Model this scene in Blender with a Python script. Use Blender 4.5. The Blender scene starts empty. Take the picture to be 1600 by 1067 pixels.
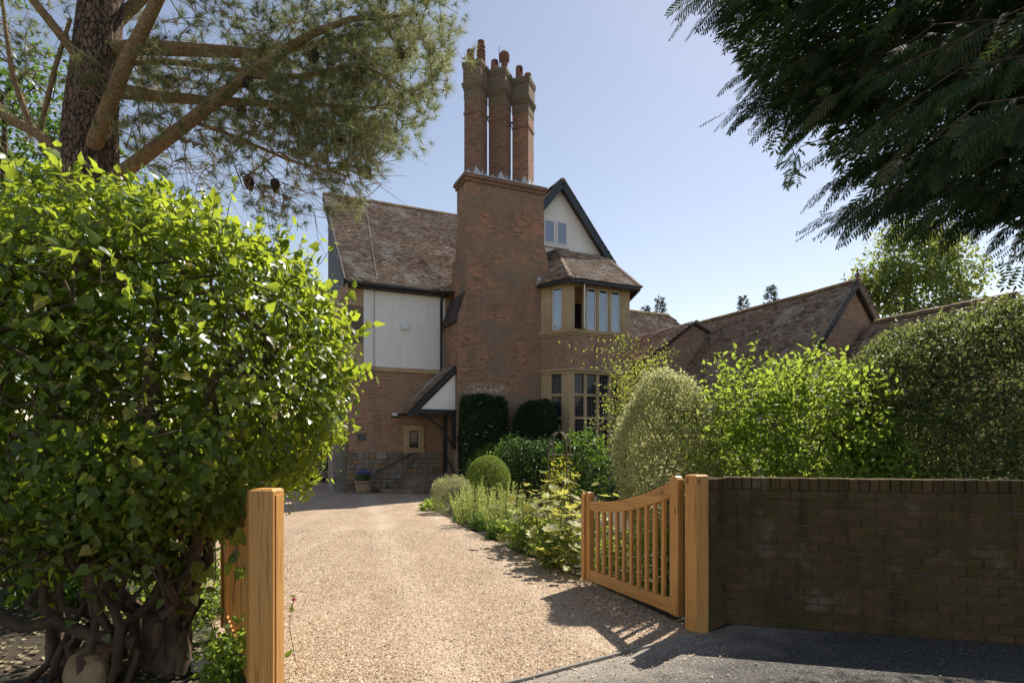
import bpy, bmesh, math, random
import numpy as np
from mathutils import Vector, Matrix
random.seed(11)
rng = np.random.default_rng(11)
R = math.radians
sc = bpy.context.scene
col = sc.collection

# ---------------------------------------------------------------- camera, sky, sun, exposure
FPX, CX, HY, EYE = 950.0, 800.0, 700.0, 1.6
cam = bpy.data.cameras.new('camera')
cam_o = bpy.data.objects.new('camera', cam)
col.objects.link(cam_o)
cam_o.location = (0, 0, EYE)
cam_o.rotation_euler = (R(90), 0, 0)
cam.sensor_width = 36
cam.lens = FPX / 1600 * 36
cam.shift_y = (HY - 533.5) / 1600
cam.clip_start = 0.05
cam.clip_end = 3000
sc.camera = cam_o
SUN_EL, SUN_AZ = 52.0, 38.0          # azimuth measured from +Y towards +X
world = bpy.data.worlds.new('World')
sc.world = world
world.use_nodes = True
wn = world.node_tree
sky = wn.nodes.new('ShaderNodeTexSky')
sky.sky_type = 'NISHITA'
sky.sun_disc = False
sky.sun_elevation = R(SUN_EL)
sky.sun_rotation = R(SUN_AZ)
sky.air_density = 1.05
sky.dust_density = 0.3
sky.ozone_density = 4.0
wb = wn.nodes.new('ShaderNodeMix'); wb.data_type = 'RGBA'; wb.blend_type = 'MULTIPLY'; wb.inputs[0].default_value = 1.0
wb.inputs[7].default_value = (1.28, .96, .75, 1)      # the photograph's white balance
wn.links.new(sky.outputs[0], wb.inputs[6])
wn.links.new(wb.outputs[2], wn.nodes['Background'].inputs[0])
wn.nodes['Background'].inputs[1].default_value = 0.073
sun = bpy.data.lights.new('sun', 'SUN')
sun.energy = 2.95
sun.angle = R(0.5)
sun.color = (1.0, 0.93, 0.82)
sun_o = bpy.data.objects.new('sun', sun)
col.objects.link(sun_o)
sdir = Vector((math.sin(R(SUN_AZ)) * math.cos(R(SUN_EL)), math.cos(R(SUN_AZ)) * math.cos(R(SUN_EL)), math.sin(R(SUN_EL))))
sun_o.rotation_euler = sdir.to_track_quat('Z', 'Y').to_euler()
sun_o.location = (10, 15, 30)
sc.view_settings.view_transform = 'Standard'
sc.view_settings.look = 'None'
sc.view_settings.gamma = 1
sc.view_settings.exposure = 1.4
sc.render.engine = 'CYCLES'

# ---------------------------------------------------------------- helpers
def P(px, py, Y):
    return Vector(((px - CX) / FPX * Y, Y, EYE - (py - HY) / FPX * Y))
def G(px, py):
    Y = EYE * FPX / (py - HY)
    return Vector(((px - CX) / FPX * Y, Y, 0))

def tag(o, label=None, cat=None, group=None, kind=None):
    if label: o['label'] = label
    if cat: o['category'] = cat
    if group: o['group'] = group
    if kind: o['kind'] = kind
    return o
def thing(name, label, cat, loc=(0, 0, 0), rotz=0, group=None):
    o = bpy.data.objects.new(name, None)
    col.objects.link(o)
    o.location = loc
    o.rotation_euler = (0, 0, rotz)
    o.empty_display_size = 0.2
    return tag(o, label, cat, group)
def link(name, me, parent=None, world_coords=False):
    o = bpy.data.objects.new(name, me)
    col.objects.link(o)
    if parent is not None:
        o.parent = parent
        if world_coords and parent.parent is None:
            o.matrix_parent_inverse = parent.matrix_basis.inverted()
    return o
def set_uv(me):
    n = len(me.loops)
    if n == 0: return
    uvl = me.uv_layers.new(name='UVMap')
    co = np.empty(len(me.vertices) * 3); me.vertices.foreach_get('co', co); co = co.reshape(-1, 3)
    vi = np.empty(n, dtype=np.int32); me.loops.foreach_get('vertex_index', vi)
    nf = len(me.polygons)
    nr = np.empty(nf * 3); me.polygons.foreach_get('normal', nr); nr = nr.reshape(-1, 3)
    tot = np.empty(nf, dtype=np.int32); me.polygons.foreach_get('loop_total', tot)
    fi = np.repeat(np.arange(nf), tot)
    t = np.stack([-nr[:, 1], nr[:, 0], np.zeros(nf)], 1)
    ln = np.linalg.norm(t, axis=1)
    flat = ln < 0.08
    t[flat] = (1, 0, 0); ln[flat] = 1
    t /= ln[:, None]
    b = np.cross(nr, t)
    p = co[vi]
    uv = np.stack([(p * t[fi]).sum(1), (p * b[fi]).sum(1)], 1)
    uvl.data.foreach_set('uv', uv.ravel())

class MB:
    def __init__(s): s.v = []; s.f = []
    def add(s, vs, fs):
        b = len(s.v); s.v += [tuple(v) for v in vs]; s.f += [tuple(i + b for i in f) for f in fs]; return s
    def box(s, x0, x1, y0, y1, z0, z1):
        return s.add([(x0, y0, z0), (x1, y0, z0), (x1, y1, z0), (x0, y1, z0), (x0, y0, z1), (x1, y0, z1), (x1, y1, z1), (x0, y1, z1)],
                     [(3, 2, 1, 0), (4, 5, 6, 7), (0, 1, 5, 4), (1, 2, 6, 5), (2, 3, 7, 6), (3, 0, 4, 7)])
    def prism(s, poly, z0, z1):          # plan polygon, counter-clockwise; z may be lists
        n = len(poly)
        a = z0 if isinstance(z0, (list, tuple)) else [z0] * n
        b = z1 if isinstance(z1, (list, tuple)) else [z1] * n
        vs = [(p[0], p[1], a[i]) for i, p in enumerate(poly)] + [(p[0], p[1], b[i]) for i, p in enumerate(poly)]
        fs = [tuple(range(n - 1, -1, -1)), tuple(range(n, 2 * n))]
        fs += [(i, (i + 1) % n, n + (i + 1) % n, n + i) for i in range(n)]
        return s.add(vs, fs)
    def extrude(s, pts, d):              # 3D polygon pushed along vector d
        n = len(pts); d = Vector(d)
        vs = [Vector(p) for p in pts] + [Vector(p) + d for p in pts]
        fs = [tuple(range(n)), tuple(range(2 * n - 1, n - 1, -1))]
        fs += [(i, n + i, n + (i + 1) % n, (i + 1) % n) for i in range(n)]
        return s.add(vs, fs)
    def beam(s, a, b, w, h, up=(0, 0, 1)):   # rectangular bar from a to b
        a = Vector(a); b = Vector(b); d = (b - a).normalized()
        sd = d.cross(Vector(up))
        if sd.length < 1e-4: sd = d.cross(Vector((1, 0, 0)))
        sd.normalize(); u = sd.cross(d)
        c = [(-.5, -.5), (.5, -.5), (.5, .5), (-.5, .5)]
        vs = [p + sd * (x * w) + u * (y * h) for p in (a, b) for x, y in c]
        return s.add(vs, [(0, 1, 2, 3), (7, 6, 5, 4), (0, 4, 5, 1), (1, 5, 6, 2), (2, 6, 7, 3), (3, 7, 4, 0)])
    def tube(s, pts, rad, n=6, cap=True):
        pts = [Vector(p) for p in pts]; m = len(pts)
        if not isinstance(rad, (list, tuple, np.ndarray)): rad = [rad] * m
        vs = []; ref = Vector((0.31, 0.2, 0.93))
        for i, p in enumerate(pts):
            d = (pts[min(i + 1, m - 1)] - pts[max(i - 1, 0)])
            if d.length < 1e-6: d = Vector((0, 0, 1))
            d.normalize()
            x = d.cross(ref)
            if x.length < 0.1: x = d.cross(Vector((1, 0, 0)))
            x.normalize(); y = d.cross(x)
            for k in range(n):
                a = 2 * math.pi * k / n
                vs.append(p + (x * math.cos(a) + y * math.sin(a)) * rad[i])
        fs = []
        for i in range(m - 1):
            for k in range(n):
                k2 = (k + 1) % n
                fs.append((i * n + k2, i * n + k, (i + 1) * n + k, (i + 1) * n + k2))
        if cap:
            fs.append(tuple(range(n))); fs.append(tuple((m - 1) * n + k for k in range(n - 1, -1, -1)))
        return s.add(vs, fs)
    def lathe(s, prof, c=(0, 0, 0), n=16):
        vs = []; m = len(prof)
        for r, z in prof:
            for k in range(n):
                a = 2 * math.pi * k / n
                vs.append((c[0] + r * math.cos(a), c[1] + r * math.sin(a), c[2] + z))
        fs = [(i * n + k, i * n + (k + 1) % n, (i + 1) * n + (k + 1) % n, (i + 1) * n + k) for i in range(m - 1) for k in range(n)]
        fs.append(tuple(range(n - 1, -1, -1))); fs.append(tuple((m - 1) * n + k for k in range(n)))
        return s.add(vs, fs)
    def mesh(s, name, mat, smooth=False):
        me = bpy.data.meshes.new(name)
        me.from_pydata(s.v, [], s.f)
        me.update()
        if mat: me.materials.append(mat)
        if smooth: me.polygons.foreach_set('use_smooth', [True] * len(me.polygons))
        set_uv(me)
        return me
    def build(s, name, mat, parent=None, wc=False, smooth=False, bevel=0):
        o = link(name, s.mesh(name, mat, smooth), parent, wc)
        if bevel:
            m = o.modifiers.new('bevel', 'BEVEL'); m.width = bevel; m.segments = 2; m.limit_method = 'ANGLE'
        return o
def box(name, mat, parent, x0, x1, y0, y1, z0, z1, bevel=0, wc=False):
    return MB().box(x0, x1, y0, y1, z0, z1).build(name, mat, parent, wc, bevel=bevel)

# ---------------------------------------------------------------- materials
def newmat(name):
    m = bpy.data.materials.new(name); m.use_nodes = True
    nt = m.node_tree; nt.nodes.clear()
    out = nt.nodes.new('ShaderNodeOutputMaterial')
    return m, nt, out
class NT:
    def __init__(s, name):
        s.m, s.nt, s.out = newmat(name)
    def n(s, t, props=None, **inp):
        nd = s.nt.nodes.new('ShaderNode' + t)
        for k, v in (props or {}).items(): setattr(nd, k, v)
        for k, v in inp.items():
            key = int(k[1:]) if k[0] == '_' and k[1:].isdigit() else k.replace('_', ' ')
            s.set(nd.inputs[key], v)
        return nd
    def set(s, sock, v):
        if hasattr(v, 'bl_idname') and hasattr(v, 'outputs'): s.nt.links.new(v.outputs[0], sock)
        elif isinstance(v, bpy.types.NodeSocket): s.nt.links.new(v, sock)
        else:
            if isinstance(v, (tuple, list)) and len(v) == 3 and sock.type == 'RGBA': v = (*v, 1)
            sock.default_value = v
    def uv(s): return s.n('TexCoord').outputs['UV']
    def obj(s): return s.n('TexCoord').outputs['Object']
    def geo(s): return s.n('NewGeometry').outputs['Position']
    def noise(s, vec, scale, detail=4, rough=.55): return s.n('TexNoise', Vector=vec, Scale=scale, Detail=detail, Roughness=rough).outputs[0]
    def mapping(s, vec, sc_): return s.n('Mapping', Vector=vec, Scale=sc_).outputs[0]
    def ramp(s, fac, stops):
        nd = s.n('ValToRGB', Fac=fac); cr = nd.color_ramp
        while len(cr.elements) < len(stops): cr.elements.new(0.5)
        for e, (p, c) in zip(cr.elements, stops):
            e.position = p; e.color = (*c, 1) if len(c) == 3 else c
        return nd.outputs[0]
    def mix(s, fac, a, b, mode='MIX'):
        nd = s.n('Mix', {'data_type': 'RGBA', 'blend_type': mode})
        s.set(nd.inputs[0], fac); s.set(nd.inputs[6], a); s.set(nd.inputs[7], b)
        return nd.outputs[2]
    def math(s, op, a, b=0.5, c=None):
        nd = s.n('Math', {'operation': op}); s.set(nd.inputs[0], a); s.set(nd.inputs[1], b)
        if c is not None: s.set(nd.inputs[2], c)
        return nd.outputs[0]
    def bump(s, h, strength=.5, dist=.01, normal=None):
        nd = s.n('Bump', Height=h, Strength=strength, Distance=dist)
        if normal is not None: s.set(nd.inputs['Normal'], normal)
        return nd.outputs[0]
    def bsdf(s, colr, rough=.8, normal=None, **kw):
        nd = s.n('BsdfPrincipled'); s.set(nd.inputs['Base Color'], colr); s.set(nd.inputs['Roughness'], rough)
        if normal is not None: s.set(nd.inputs['Normal'], normal)
        for k, v in kw.items(): s.set(nd.inputs[k.replace('_', ' ')], v)
        return nd
    def done(s, sh):
        s.set(s.out.inputs['Surface'], sh); return s.m
def c3(r, g, b): return (r, g, b)

def simple(name, ca, cb, scale=8, rough=.8, bump=.3, dist=.01, metallic=0, coords='obj', spec=.5):
    t = NT(name); v = t.obj() if coords == 'obj' else t.uv()
    n = t.noise(v, scale, 6, .6); n2 = t.noise(v, scale * .23, 3)
    f = t.math('MULTIPLY_ADD', n2, .6, t.math('MULTIPLY', n, .4))
    c = t.ramp(f, [(.35, ca), (.65, cb)])
    return t.done(t.bsdf(c, rough, t.bump(n, bump, dist), Metallic=metallic, Specular_IOR_Level=spec))

def brick_mat(name, reds, mortar, patch, patch_amt=.55, rough=.9, dark=1.0, diaper=False):
    t = NT(name); uv = t.uv()
    warp = t.n('VectorMath', {'operation': 'ADD'}); t.set(warp.inputs[0], uv)
    wob = t.n('VectorMath', {'operation': 'SCALE'}); t.set(wob.inputs[0], t.n('TexNoise', Vector=uv, Scale=6.0).outputs[1]); wob.inputs['Scale'].default_value = .012
    t.set(warp.inputs[1], wob.outputs[0])
    br = t.n('TexBrick', {'offset': .5, 'squash': 1.0}, Vector=warp.outputs[0], Scale=1.0)
    br.inputs['Color1'].default_value = (0, 0, 0, 1); br.inputs['Color2'].default_value = (1, 1, 1, 1); br.inputs['Mortar'].default_value = (.5, .5, .5, 1)
    br.inputs['Brick Width'].default_value = .225; br.inputs['Row Height'].default_value = .075
    br.inputs['Mortar Size'].default_value = .009; br.inputs['Mortar Smooth'].default_value = .3; br.inputs['Bias'].default_value = 0
    base = t.ramp(br.outputs['Color'], [(0, reds[0]), (.35, reds[1]), (.7, reds[2]), (1, reds[3])])
    n1 = t.noise(uv, .7, 7, .68); n2 = t.noise(uv, 14, 5, .6); n3 = t.noise(t.mapping(uv, (1.6, .5, 1)), 1.3, 4, .65)
    base = t.mix(t.math('MULTIPLY', t.ramp(n1, [(.43, (0, 0, 0)), (.58, (1, 1, 1))]), patch_amt), base, patch)
    base = t.mix(t.math('MULTIPLY', t.ramp(n3, [(.5, (0, 0, 0)), (.72, (1, 1, 1))]), .55), base, (.1, .075, .06))
    base = t.mix(t.math('MULTIPLY', t.ramp(t.noise(uv, 2.7, 6, .7), [(.48, (0, 0, 0)), (.64, (1, 1, 1))]), .5), base, (.2, .155, .12))
    base = t.mix(.55, base, t.ramp(n2, [(.2, (.35, .35, .35)), (.8, (1.5, 1.5, 1.5))]), 'MULTIPLY')
    c = t.mix(br.outputs['Fac'], base, mortar)
    if diaper:
        sx = t.n('SeparateXYZ', Vector=uv)
        u_, v_ = sx.outputs[0], sx.outputs[1]
        a = t.math('PINGPONG', u_, .9); b = t.math('PINGPONG', v_, 1.0)
        d = t.math('ABSOLUTE', t.math('SUBTRACT', t.math('MULTIPLY', a, 1.11), b))
        msk = t.math('MULTIPLY', t.math('LESS_THAN', d, .07), t.ramp(n1, [(.45, (0, 0, 0)), (.6, (.55, .55, .55))]))
        c = t.mix(msk, c, (.17, .15, .14))
        low = t.math('MULTIPLY', t.math('LESS_THAN', t.math('MULTIPLY_ADD', n1, 1.0, v_), 4.05), .6)
        c = t.mix(low, c, t.mix(br.outputs['Fac'], (.2, .165, .14), (.3, .27, .23)))
        bl = t.math('MULTIPLY', t.ramp(t.math('ABSOLUTE', t.math('SUBTRACT', t.math('MULTIPLY_ADD', n1, .5, v_), 3.98)), [(.06, (1, 1, 1)), (.26, (0, 0, 0))]), t.ramp(t.math('ABSOLUTE', t.math('SUBTRACT', u_, 4.7)), [(.4, (1, 1, 1)), (1.0, (0, 0, 0))]))
        bl = t.math('MULTIPLY', bl, t.ramp(t.noise(uv, 9, 6, .7), [(.44, (0, 0, 0)), (.6, (1, 1, 1))]))
        c = t.mix(t.math('MULTIPLY', bl, .85), c, (.62, .6, .56))
    hs = t.n('HueSaturation', Saturation=.8, Value=1.08, Color=c); c = t.mix(1.0, hs.outputs[0], (1.06, .99, .84), 'MULTIPLY')
    h = t.math('SUBTRACT', t.math('MULTIPLY', n2, .35), br.outputs['Fac'])
    return t.done(t.bsdf(c, rough, t.bump(h, .7, .012), Specular_IOR_Level=.25))

M = {}
M['brick'] = brick_mat('house_brick', [(.2, .09, .06), (.38, .16, .095), (.46, .2, .115), (.32, .16, .11)], (.36, .29, .23), (.3, .21, .155))
M['brick_chimney'] = brick_mat('chimney_brick', [(.18, .085, .06), (.37, .145, .075), (.5, .18, .08), (.3, .14, .09)], (.27, .2, .155), (.24, .17, .125), .85, diaper=True)
M['brick_stack'] = brick_mat('stack_brick', [(.1, .05, .04), (.24, .095, .065), (.32, .125, .07), (.16, .08, .06)], (.27, .21, .17), (.18, .09, .07), .5)
M['brick_cap'] = brick_mat('weathered_cap_brick', [(.12, .09, .065), (.2, .14, .095), (.24, .17, .11), (.13, .1, .08)], (.25, .21, .17), (.15, .14, .1), .7)
M['brick_bay'] = brick_mat('bay_brick', [(.24, .12, .08), (.4, .175, .115), (.46, .22, .14), (.34, .17, .12)], (.36, .29, .23), (.33, .22, .16), .5)
def render_mat():
    t = NT('white_render'); v = t.obj(); n = t.noise(v, 5, 5, .6); st = t.noise(t.mapping(v, (5, 5, .35)), 1.5, 4, .6); n3 = t.noise(v, 60, 4)
    c = t.ramp(n, [(.3, (.85, .84, .8)), (.7, (.92, .91, .88))])
    c = t.mix(t.math('MULTIPLY', t.ramp(st, [(.52, (0, 0, 0)), (.75, (1, 1, 1))]), .3), c, (.6, .57, .5))
    return t.done(t.bsdf(c, .9, t.bump(n3, .35, .006)))
M['render'] = render_mat()
M['stone'] = simple('honey_stone', (.38, .265, .145), (.58, .44, .265), 4, .9, .4, .01)
M['stone_dark'] = simple('weathered_stone', (.13, .1, .075), (.34, .27, .2), 5, .95, .5, .015)
M['stone_grey'] = simple('grey_stone', (.16, .145, .12), (.33, .3, .26), 9, .95, .5, .01)
M['sandstone'] = simple('sandstone_rock', (.22, .13, .07), (.4, .27, .15), 6, .9, .6, .02)
M['timber'] = simple('black_timber', (.012, .012, .014), (.035, .034, .036), 20, .6, .3, .004)
M['barge'] = simple('blue_grey_board', (.02, .03, .045), (.045, .06, .08), 15, .5, .2, .004)
M['white_paint'] = simple('white_paint', (.74, .74, .73), (.82, .82, .8), 12, .45, .05, .002)
M['lead'] = simple('lead_sheet', (.4, .42, .45), (.62, .65, .68), 9, .55, .4, .01)
M['iron'] = simple('black_iron', (.01, .01, .011), (.03, .028, .026), 30, .5, .2, .002)
M['rust_iron'] = simple('rusty_iron', (.09, .065, .045), (.24, .18, .12), 30, .7, .3, .002)
M['terracotta'] = simple('terracotta', (.16, .075, .05), (.28, .14, .09), 9, .9, .3, .008)
M['pot'] = simple('clay_planter', (.3, .2, .12), (.42, .3, .19), 12, .9, .3, .004)
M['plaque'] = simple('bronze_plaque', (.05, .055, .05), (.1, .1, .09), 20, .5, .2, .003)
M['roof_under'] = simple('roof_underlay', (.05, .035, .03), (.09, .06, .05), 6, .95, .2)
M['dark_interior'] = simple('dark_interior', (.012, .011, .01), (.02, .018, .016), 3, .9, 0)
M['mortar'] = simple('old_mortar', (.05, .04, .028), (.12, .1, .075), 18, .95, .6, .006)
M['hip'] = simple('hip_tile', (.1, .065, .05), (.2, .14, .1), 7, .95, .4)
M['bark'] = simple('brown_bark', (.045, .03, .02), (.15, .1, .065), 22, .95, .9, .012)
M['twig'] = simple('twig_bark', (.05, .035, .022), (.13, .095, .06), 30, .9, .4, .004)
M['pine_twig'] = simple('pine_twig_bark', (.2, .135, .075), (.48, .33, .19), 25, .9, .4, .004)
M['cone'] = simple('pine_cone_scale', (.03, .018, .012), (.09, .055, .035), 30, .8, .4, .004)

def pine_bark():
    t = NT('pine_bark'); v0 = t.mapping(t.obj(), (1, 1, .4)); wv = t.n('VectorMath', {'operation': 'ADD'}); t.set(wv.inputs[0], v0); t.set(wv.inputs[1], t.mapping(t.n('TexNoise', Vector=v0, Scale=7.0).outputs[1], (.22, .22, .22))); v = wv.outputs[0]
    vo = t.n('TexVoronoi', {'feature': 'DISTANCE_TO_EDGE'}, Vector=v, Scale=21.0).outputs[0]
    n = t.noise(v, 25, 6, .65)
    f = t.math('MULTIPLY', t.ramp(vo, [(0, (0, 0, 0)), (.1, (1, 1, 1))]), 1.0)
    c = t.mix(f, (.08, .055, .04), t.ramp(n, [(.3, (.1, .066, .045)), (.7, (.27, .19, .135))]))
    return t.done(t.bsdf(c, .95, t.bump(t.math('MULTIPLY_ADD', n, .4, f), 1.0, .04), Specular_IOR_Level=.2))
M['pine_bark'] = pine_bark()
def limb_bark():
    t = NT('pine_limb_bark'); v = t.obj(); n = t.noise(v, 30, 6, .7); n2 = t.noise(v, 4, 3)
    c = t.mix(n2, t.ramp(n, [(.3, (.11, .07, .038)), (.7, (.46, .29, .155))]), t.ramp(n, [(.3, (.13, .095, .05)), (.7, (.42, .31, .16))]))  # golden bounce light from the drive put into the bark colour
    return t.done(t.bsdf(c, .95, t.bump(n, .9, .02), Specular_IOR_Level=.2))
M['limb'] = limb_bark()

def oak(name, along_v):
    t = NT(name); uv = t.uv()
    rnd = t.n('ObjectInfo').outputs['Random']
    off = t.n('VectorMath', {'operation': 'ADD'}); t.set(off.inputs[0], uv)
    cb = t.n('CombineXYZ'); t.set(cb.inputs[0], t.math('MULTIPLY', rnd, 7.0)); t.set(cb.inputs[1], t.math('MULTIPLY', rnd, 3.0)); t.set(off.inputs[1], cb)
    sc_ = (1, .05, 1) if along_v else (.05, 1, 1)
    v = t.mapping(off.outputs[0], sc_)
    n = t.noise(v, 90, 5, .7); n2 = t.noise(v, 22, 3, .6); n3 = t.noise(off.outputs[0], 3, 2)
    f = t.math('MULTIPLY_ADD', n2, .65, t.math('MULTIPLY', n, .35))
    c = t.ramp(f, [(.3, (.36, .155, .04)), (.45, (.55, .27, .075)), (.62, (.63, .33, .1)), (.75, (.55, .27, .078))])
    c = t.mix(t.math('MULTIPLY', t.ramp(n2, [(.62, (0, 0, 0)), (.7, (1, 1, 1))]), .5), c, (.17, .07, .02))
    c = t.mix(t.math('MULTIPLY', n3, .35), c, (.58, .32, .11))
    w2 = t.n('VectorMath', {'operation': 'ADD'}); t.set(w2.inputs[0], off.outputs[0]); t.set(w2.inputs[1], t.mapping(t.n('TexNoise', Vector=off.outputs[0], Scale=3.0).outputs[1], (.06, .06, 0)))
    st = t.noise(t.mapping(w2.outputs[0], (1, .022, 1) if along_v else (.022, 1, 1)), 75, 3, .6)
    c = t.mix(t.math('MULTIPLY', t.ramp(st, [(.55, (0, 0, 0)), (.63, (1, 1, 1))]), .55), c, (.2, .08, .02))
    kv = t.n('TexVoronoi', {}, Vector=t.mapping(off.outputs[0], (1, .55, 1) if along_v else (.55, 1, 1)), Scale=3.2).outputs['Distance']
    c = t.mix(t.ramp(kv, [(0, (.85, .85, .85)), (.05, (.5, .5, .5)), (.075, (0, 0, 0))]), c, (.14, .055, .016))
    return t.done(t.bsdf(c, .5, t.bump(f, .3, .003), Specular_IOR_Level=.4))
M['oak'] = oak('oak_upright', True); M['oak_rail'] = oak('oak_rail', False)

def tile_mat():
    t = NT('clay_tile'); v = t.obj()
    rn = t.n('Attribute', {'attribute_name': 'rnd'}).outputs['Fac']
    c = t.ramp(rn, [(0, (.13, .088, .064)), (.3, (.25, .172, .122)), (.6, (.34, .245, .178)), (.85, (.25, .182, .135)), (1, (.44, .35, .27))])
    n = t.noise(v, 1.1, 5, .65); n2 = t.noise(v, 18, 5, .7)
    li = t.math('MULTIPLY', t.ramp(n, [(.54, (0, 0, 0)), (.64, (1, 1, 1))]), t.ramp(n2, [(.42, (0, 0, 0)), (.54, (1, 1, 1))]))
    c = t.mix(t.math('MULTIPLY', li, .8), c, (.56, .53, .48))
    mo = t.ramp(t.noise(v, 2.3, 4, .6), [(.58, (0, 0, 0)), (.72, (1, 1, 1))])
    c = t.mix(t.math('MULTIPLY', mo, .35), c, (.2, .155, .085))
    c = t.mix(.6, c, t.ramp(n2, [(.2, (.5, .5, .5)), (.8, (1.4, 1.4, 1.4))]), 'MULTIPLY')
    return t.done(t.bsdf(c, .9, t.bump(n2, .4, .008), Specular_IOR_Level=.3))
M['tile'] = tile_mat()
def ridge_mat():
    t = NT('mossy_ridge'); v = t.geo(); n = t.noise(v, 5, 5, .7); n2 = t.noise(v, 40, 4)
    c = t.ramp(n, [(.35, (.12, .07, .05)), (.5, (.2, .13, .07)), (.62, (.36, .25, .07))])
    return t.done(t.bsdf(c, .95, t.bump(n2, .5, .01)))
M['ridge'] = ridge_mat()

def glass(name, tint=(.02, .024, .028), leaded=False, metal=.25):
    t = NT(name)
    n = t.noise(t.obj(), 3, 2)
    nb = t.bump(n, .06, .02)
    if leaded:
        br = t.n('TexBrick', {'offset': 0.0}, Vector=t.uv(), Scale=1.0)
        br.inputs['Brick Width'].default_value = .115; br.inputs['Row Height'].default_value = .16; br.inputs['Mortar Size'].default_value = .008
        c = t.mix(br.outputs['Fac'], tint, (.1, .1, .1)); r = t.math('MULTIPLY_ADD', br.outputs['Fac'], .5, .06)
        return t.done(t.bsdf(c, r, nb, Metallic=.05, IOR=1.5))
    b = t.bsdf(tint, .03, nb, IOR=1.6)
    g = t.n('BsdfGlossy'); g.inputs['Color'].default_value = (.85, .9, .95, 1); g.inputs['Roughness'].default_value = .02; t.set(g.inputs['Normal'], nb)
    mx = t.n('MixShader'); t.set(mx.inputs[0], metal); t.set(mx.inputs[1], b); t.set(mx.inputs[2], g)
    return t.done(mx)
M['glass'] = glass('window_glass'); M['glass_leaded'] = glass('leaded_glass', leaded=True)

def leaf(name, stops, trans, tfac=.4, rough=.45, spec=.4):
    t = NT(name)
    rn = t.n('Attribute', {'attribute_name': 'rnd'}).outputs['Fac']
    c = t.ramp(rn, stops)
    k = t.ramp(rn, [(0, tuple(x * .75 for x in trans)), (1, tuple(min(1, x * 1.25) for x in trans))])
    b = t.bsdf(c, rough, None, Specular_IOR_Level=spec)
    tr = t.n('BsdfTranslucent'); t.set(tr.inputs['Color'], k)
    mx = t.n('MixShader'); t.set(mx.inputs[0], tfac); t.set(mx.inputs[1], b); t.set(mx.inputs[2], tr)
    return t.done(mx)
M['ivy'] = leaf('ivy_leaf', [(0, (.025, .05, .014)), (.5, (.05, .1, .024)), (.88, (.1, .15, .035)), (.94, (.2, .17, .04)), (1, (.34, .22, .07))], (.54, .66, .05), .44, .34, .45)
M['needle'] = leaf('pine_needle', [(0, (.05, .07, .035)), (.6, (.11, .135, .055)), (1, (.24, .21, .09))], (.34, .37, .14), .4, .5)
M['cypress'] = leaf('cypress_spray', [(0, (.018, .034, .018)), (.7, (.036, .07, .03)), (1, (.085, .07, .034))], (.1, .17, .04), .3, .6, .2)
M['pitto'] = leaf('variegated_leaf', [(0, (.12, .15, .07)), (.4, (.24, .27, .13)), (.8, (.42, .42, .25)), (1, (.6, .58, .4))], (.72, .72, .34), .45, .6, .15)
M['elae'] = leaf('elaeagnus_leaf', [(0, (.045, .07, .035)), (.55, (.085, .12, .055)), (.85, (.2, .22, .1)), (1, (.34, .34, .17))], (.34, .4, .1), .33, .5, .25)
M['phila'] = leaf('soft_green_leaf', [(0, (.04, .085, .02)), (.6, (.08, .14, .03)), (1, (.14, .19, .045))], (.5, .64, .08), .45, .5, .25)
M['climb'] = leaf('yellow_green_leaf', [(0, (.12, .15, .03)), (.6, (.2, .22, .05)), (1, (.3, .28, .08))], (.55, .6, .1), .45, .5)
M['dark_leaf'] = leaf('dark_green_leaf', [(0, (.012, .028, .01)), (.7, (.028, .06, .018)), (1, (.05, .09, .025))], (.1, .2, .03), .25, .45, .3)
M['mid_leaf'] = leaf('mid_green_leaf', [(0, (.03, .065, .015)), (.7, (.05, .11, .022)), (1, (.09, .15, .03))], (.22, .38, .04), .35, .4)
M['yew'] = leaf('yew_needle', [(0, (.06, .1, .015)), (.6, (.12, .18, .025)), (1, (.2, .26, .04))], (.4, .5, .05), .3, .5)
M['grey_leaf'] = leaf('grey_green_leaf', [(0, (.13, .14, .07)), (.6, (.22, .23, .11)), (1, (.34, .34, .19))], (.6, .6, .28), .45, .65, .2)
M['rosemary'] = leaf('rosemary_leaf', [(0, (.13, .17, .05)), (.6, (.24, .29, .09)), (1, (.36, .4, .15))], (.7, .8, .22), .5, .6, .2)
M['poppy'] = leaf('plume_poppy_leaf', [(0, (.14, .18, .06)), (.5, (.25, .27, .08)), (1, (.38, .36, .12))], (.6, .58, .12), .42, .55)
M['gold_leaf'] = leaf('golden_leaf', [(0, (.2, .22, .03)), (1, (.34, .34, .05))], (.65, .62, .06), .45, .5)
M['oak_leaf'] = leaf('oak_leaf', [(0, (.05, .085, .025)), (.6, (.1, .15, .04)), (1, (.18, .23, .06))], (.45, .52, .1), .4, .5)
M['hazy_needle'] = leaf('hazed_conifer_needle', [(0, (.08, .11, .1)), (1, (.13, .17, .15))], (.14, .18, .14), .3, .6)  # distance haze mixed into the needle colour
M['blue_petal'] = leaf('blue_petal', [(0, (.04, .06, .3)), (1, (.16, .2, .6))], (.2, .25, .7), .3, .6)
M['pink_petal'] = leaf('pink_petal', [(0, (.5, .05, .2)), (1, (.75, .2, .4))], (.8, .25, .5), .3, .6)
M['white_petal'] = leaf('white_petal', [(0, (.5, .5, .42)), (1, (.7, .7, .62))], (.6, .6, .5), .2, .6)
M['dry_leaf'] = leaf('dry_leaf', [(0, (.2, .16, .09)), (1, (.42, .36, .22))], (.3, .25, .1), .2, .7)

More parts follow.
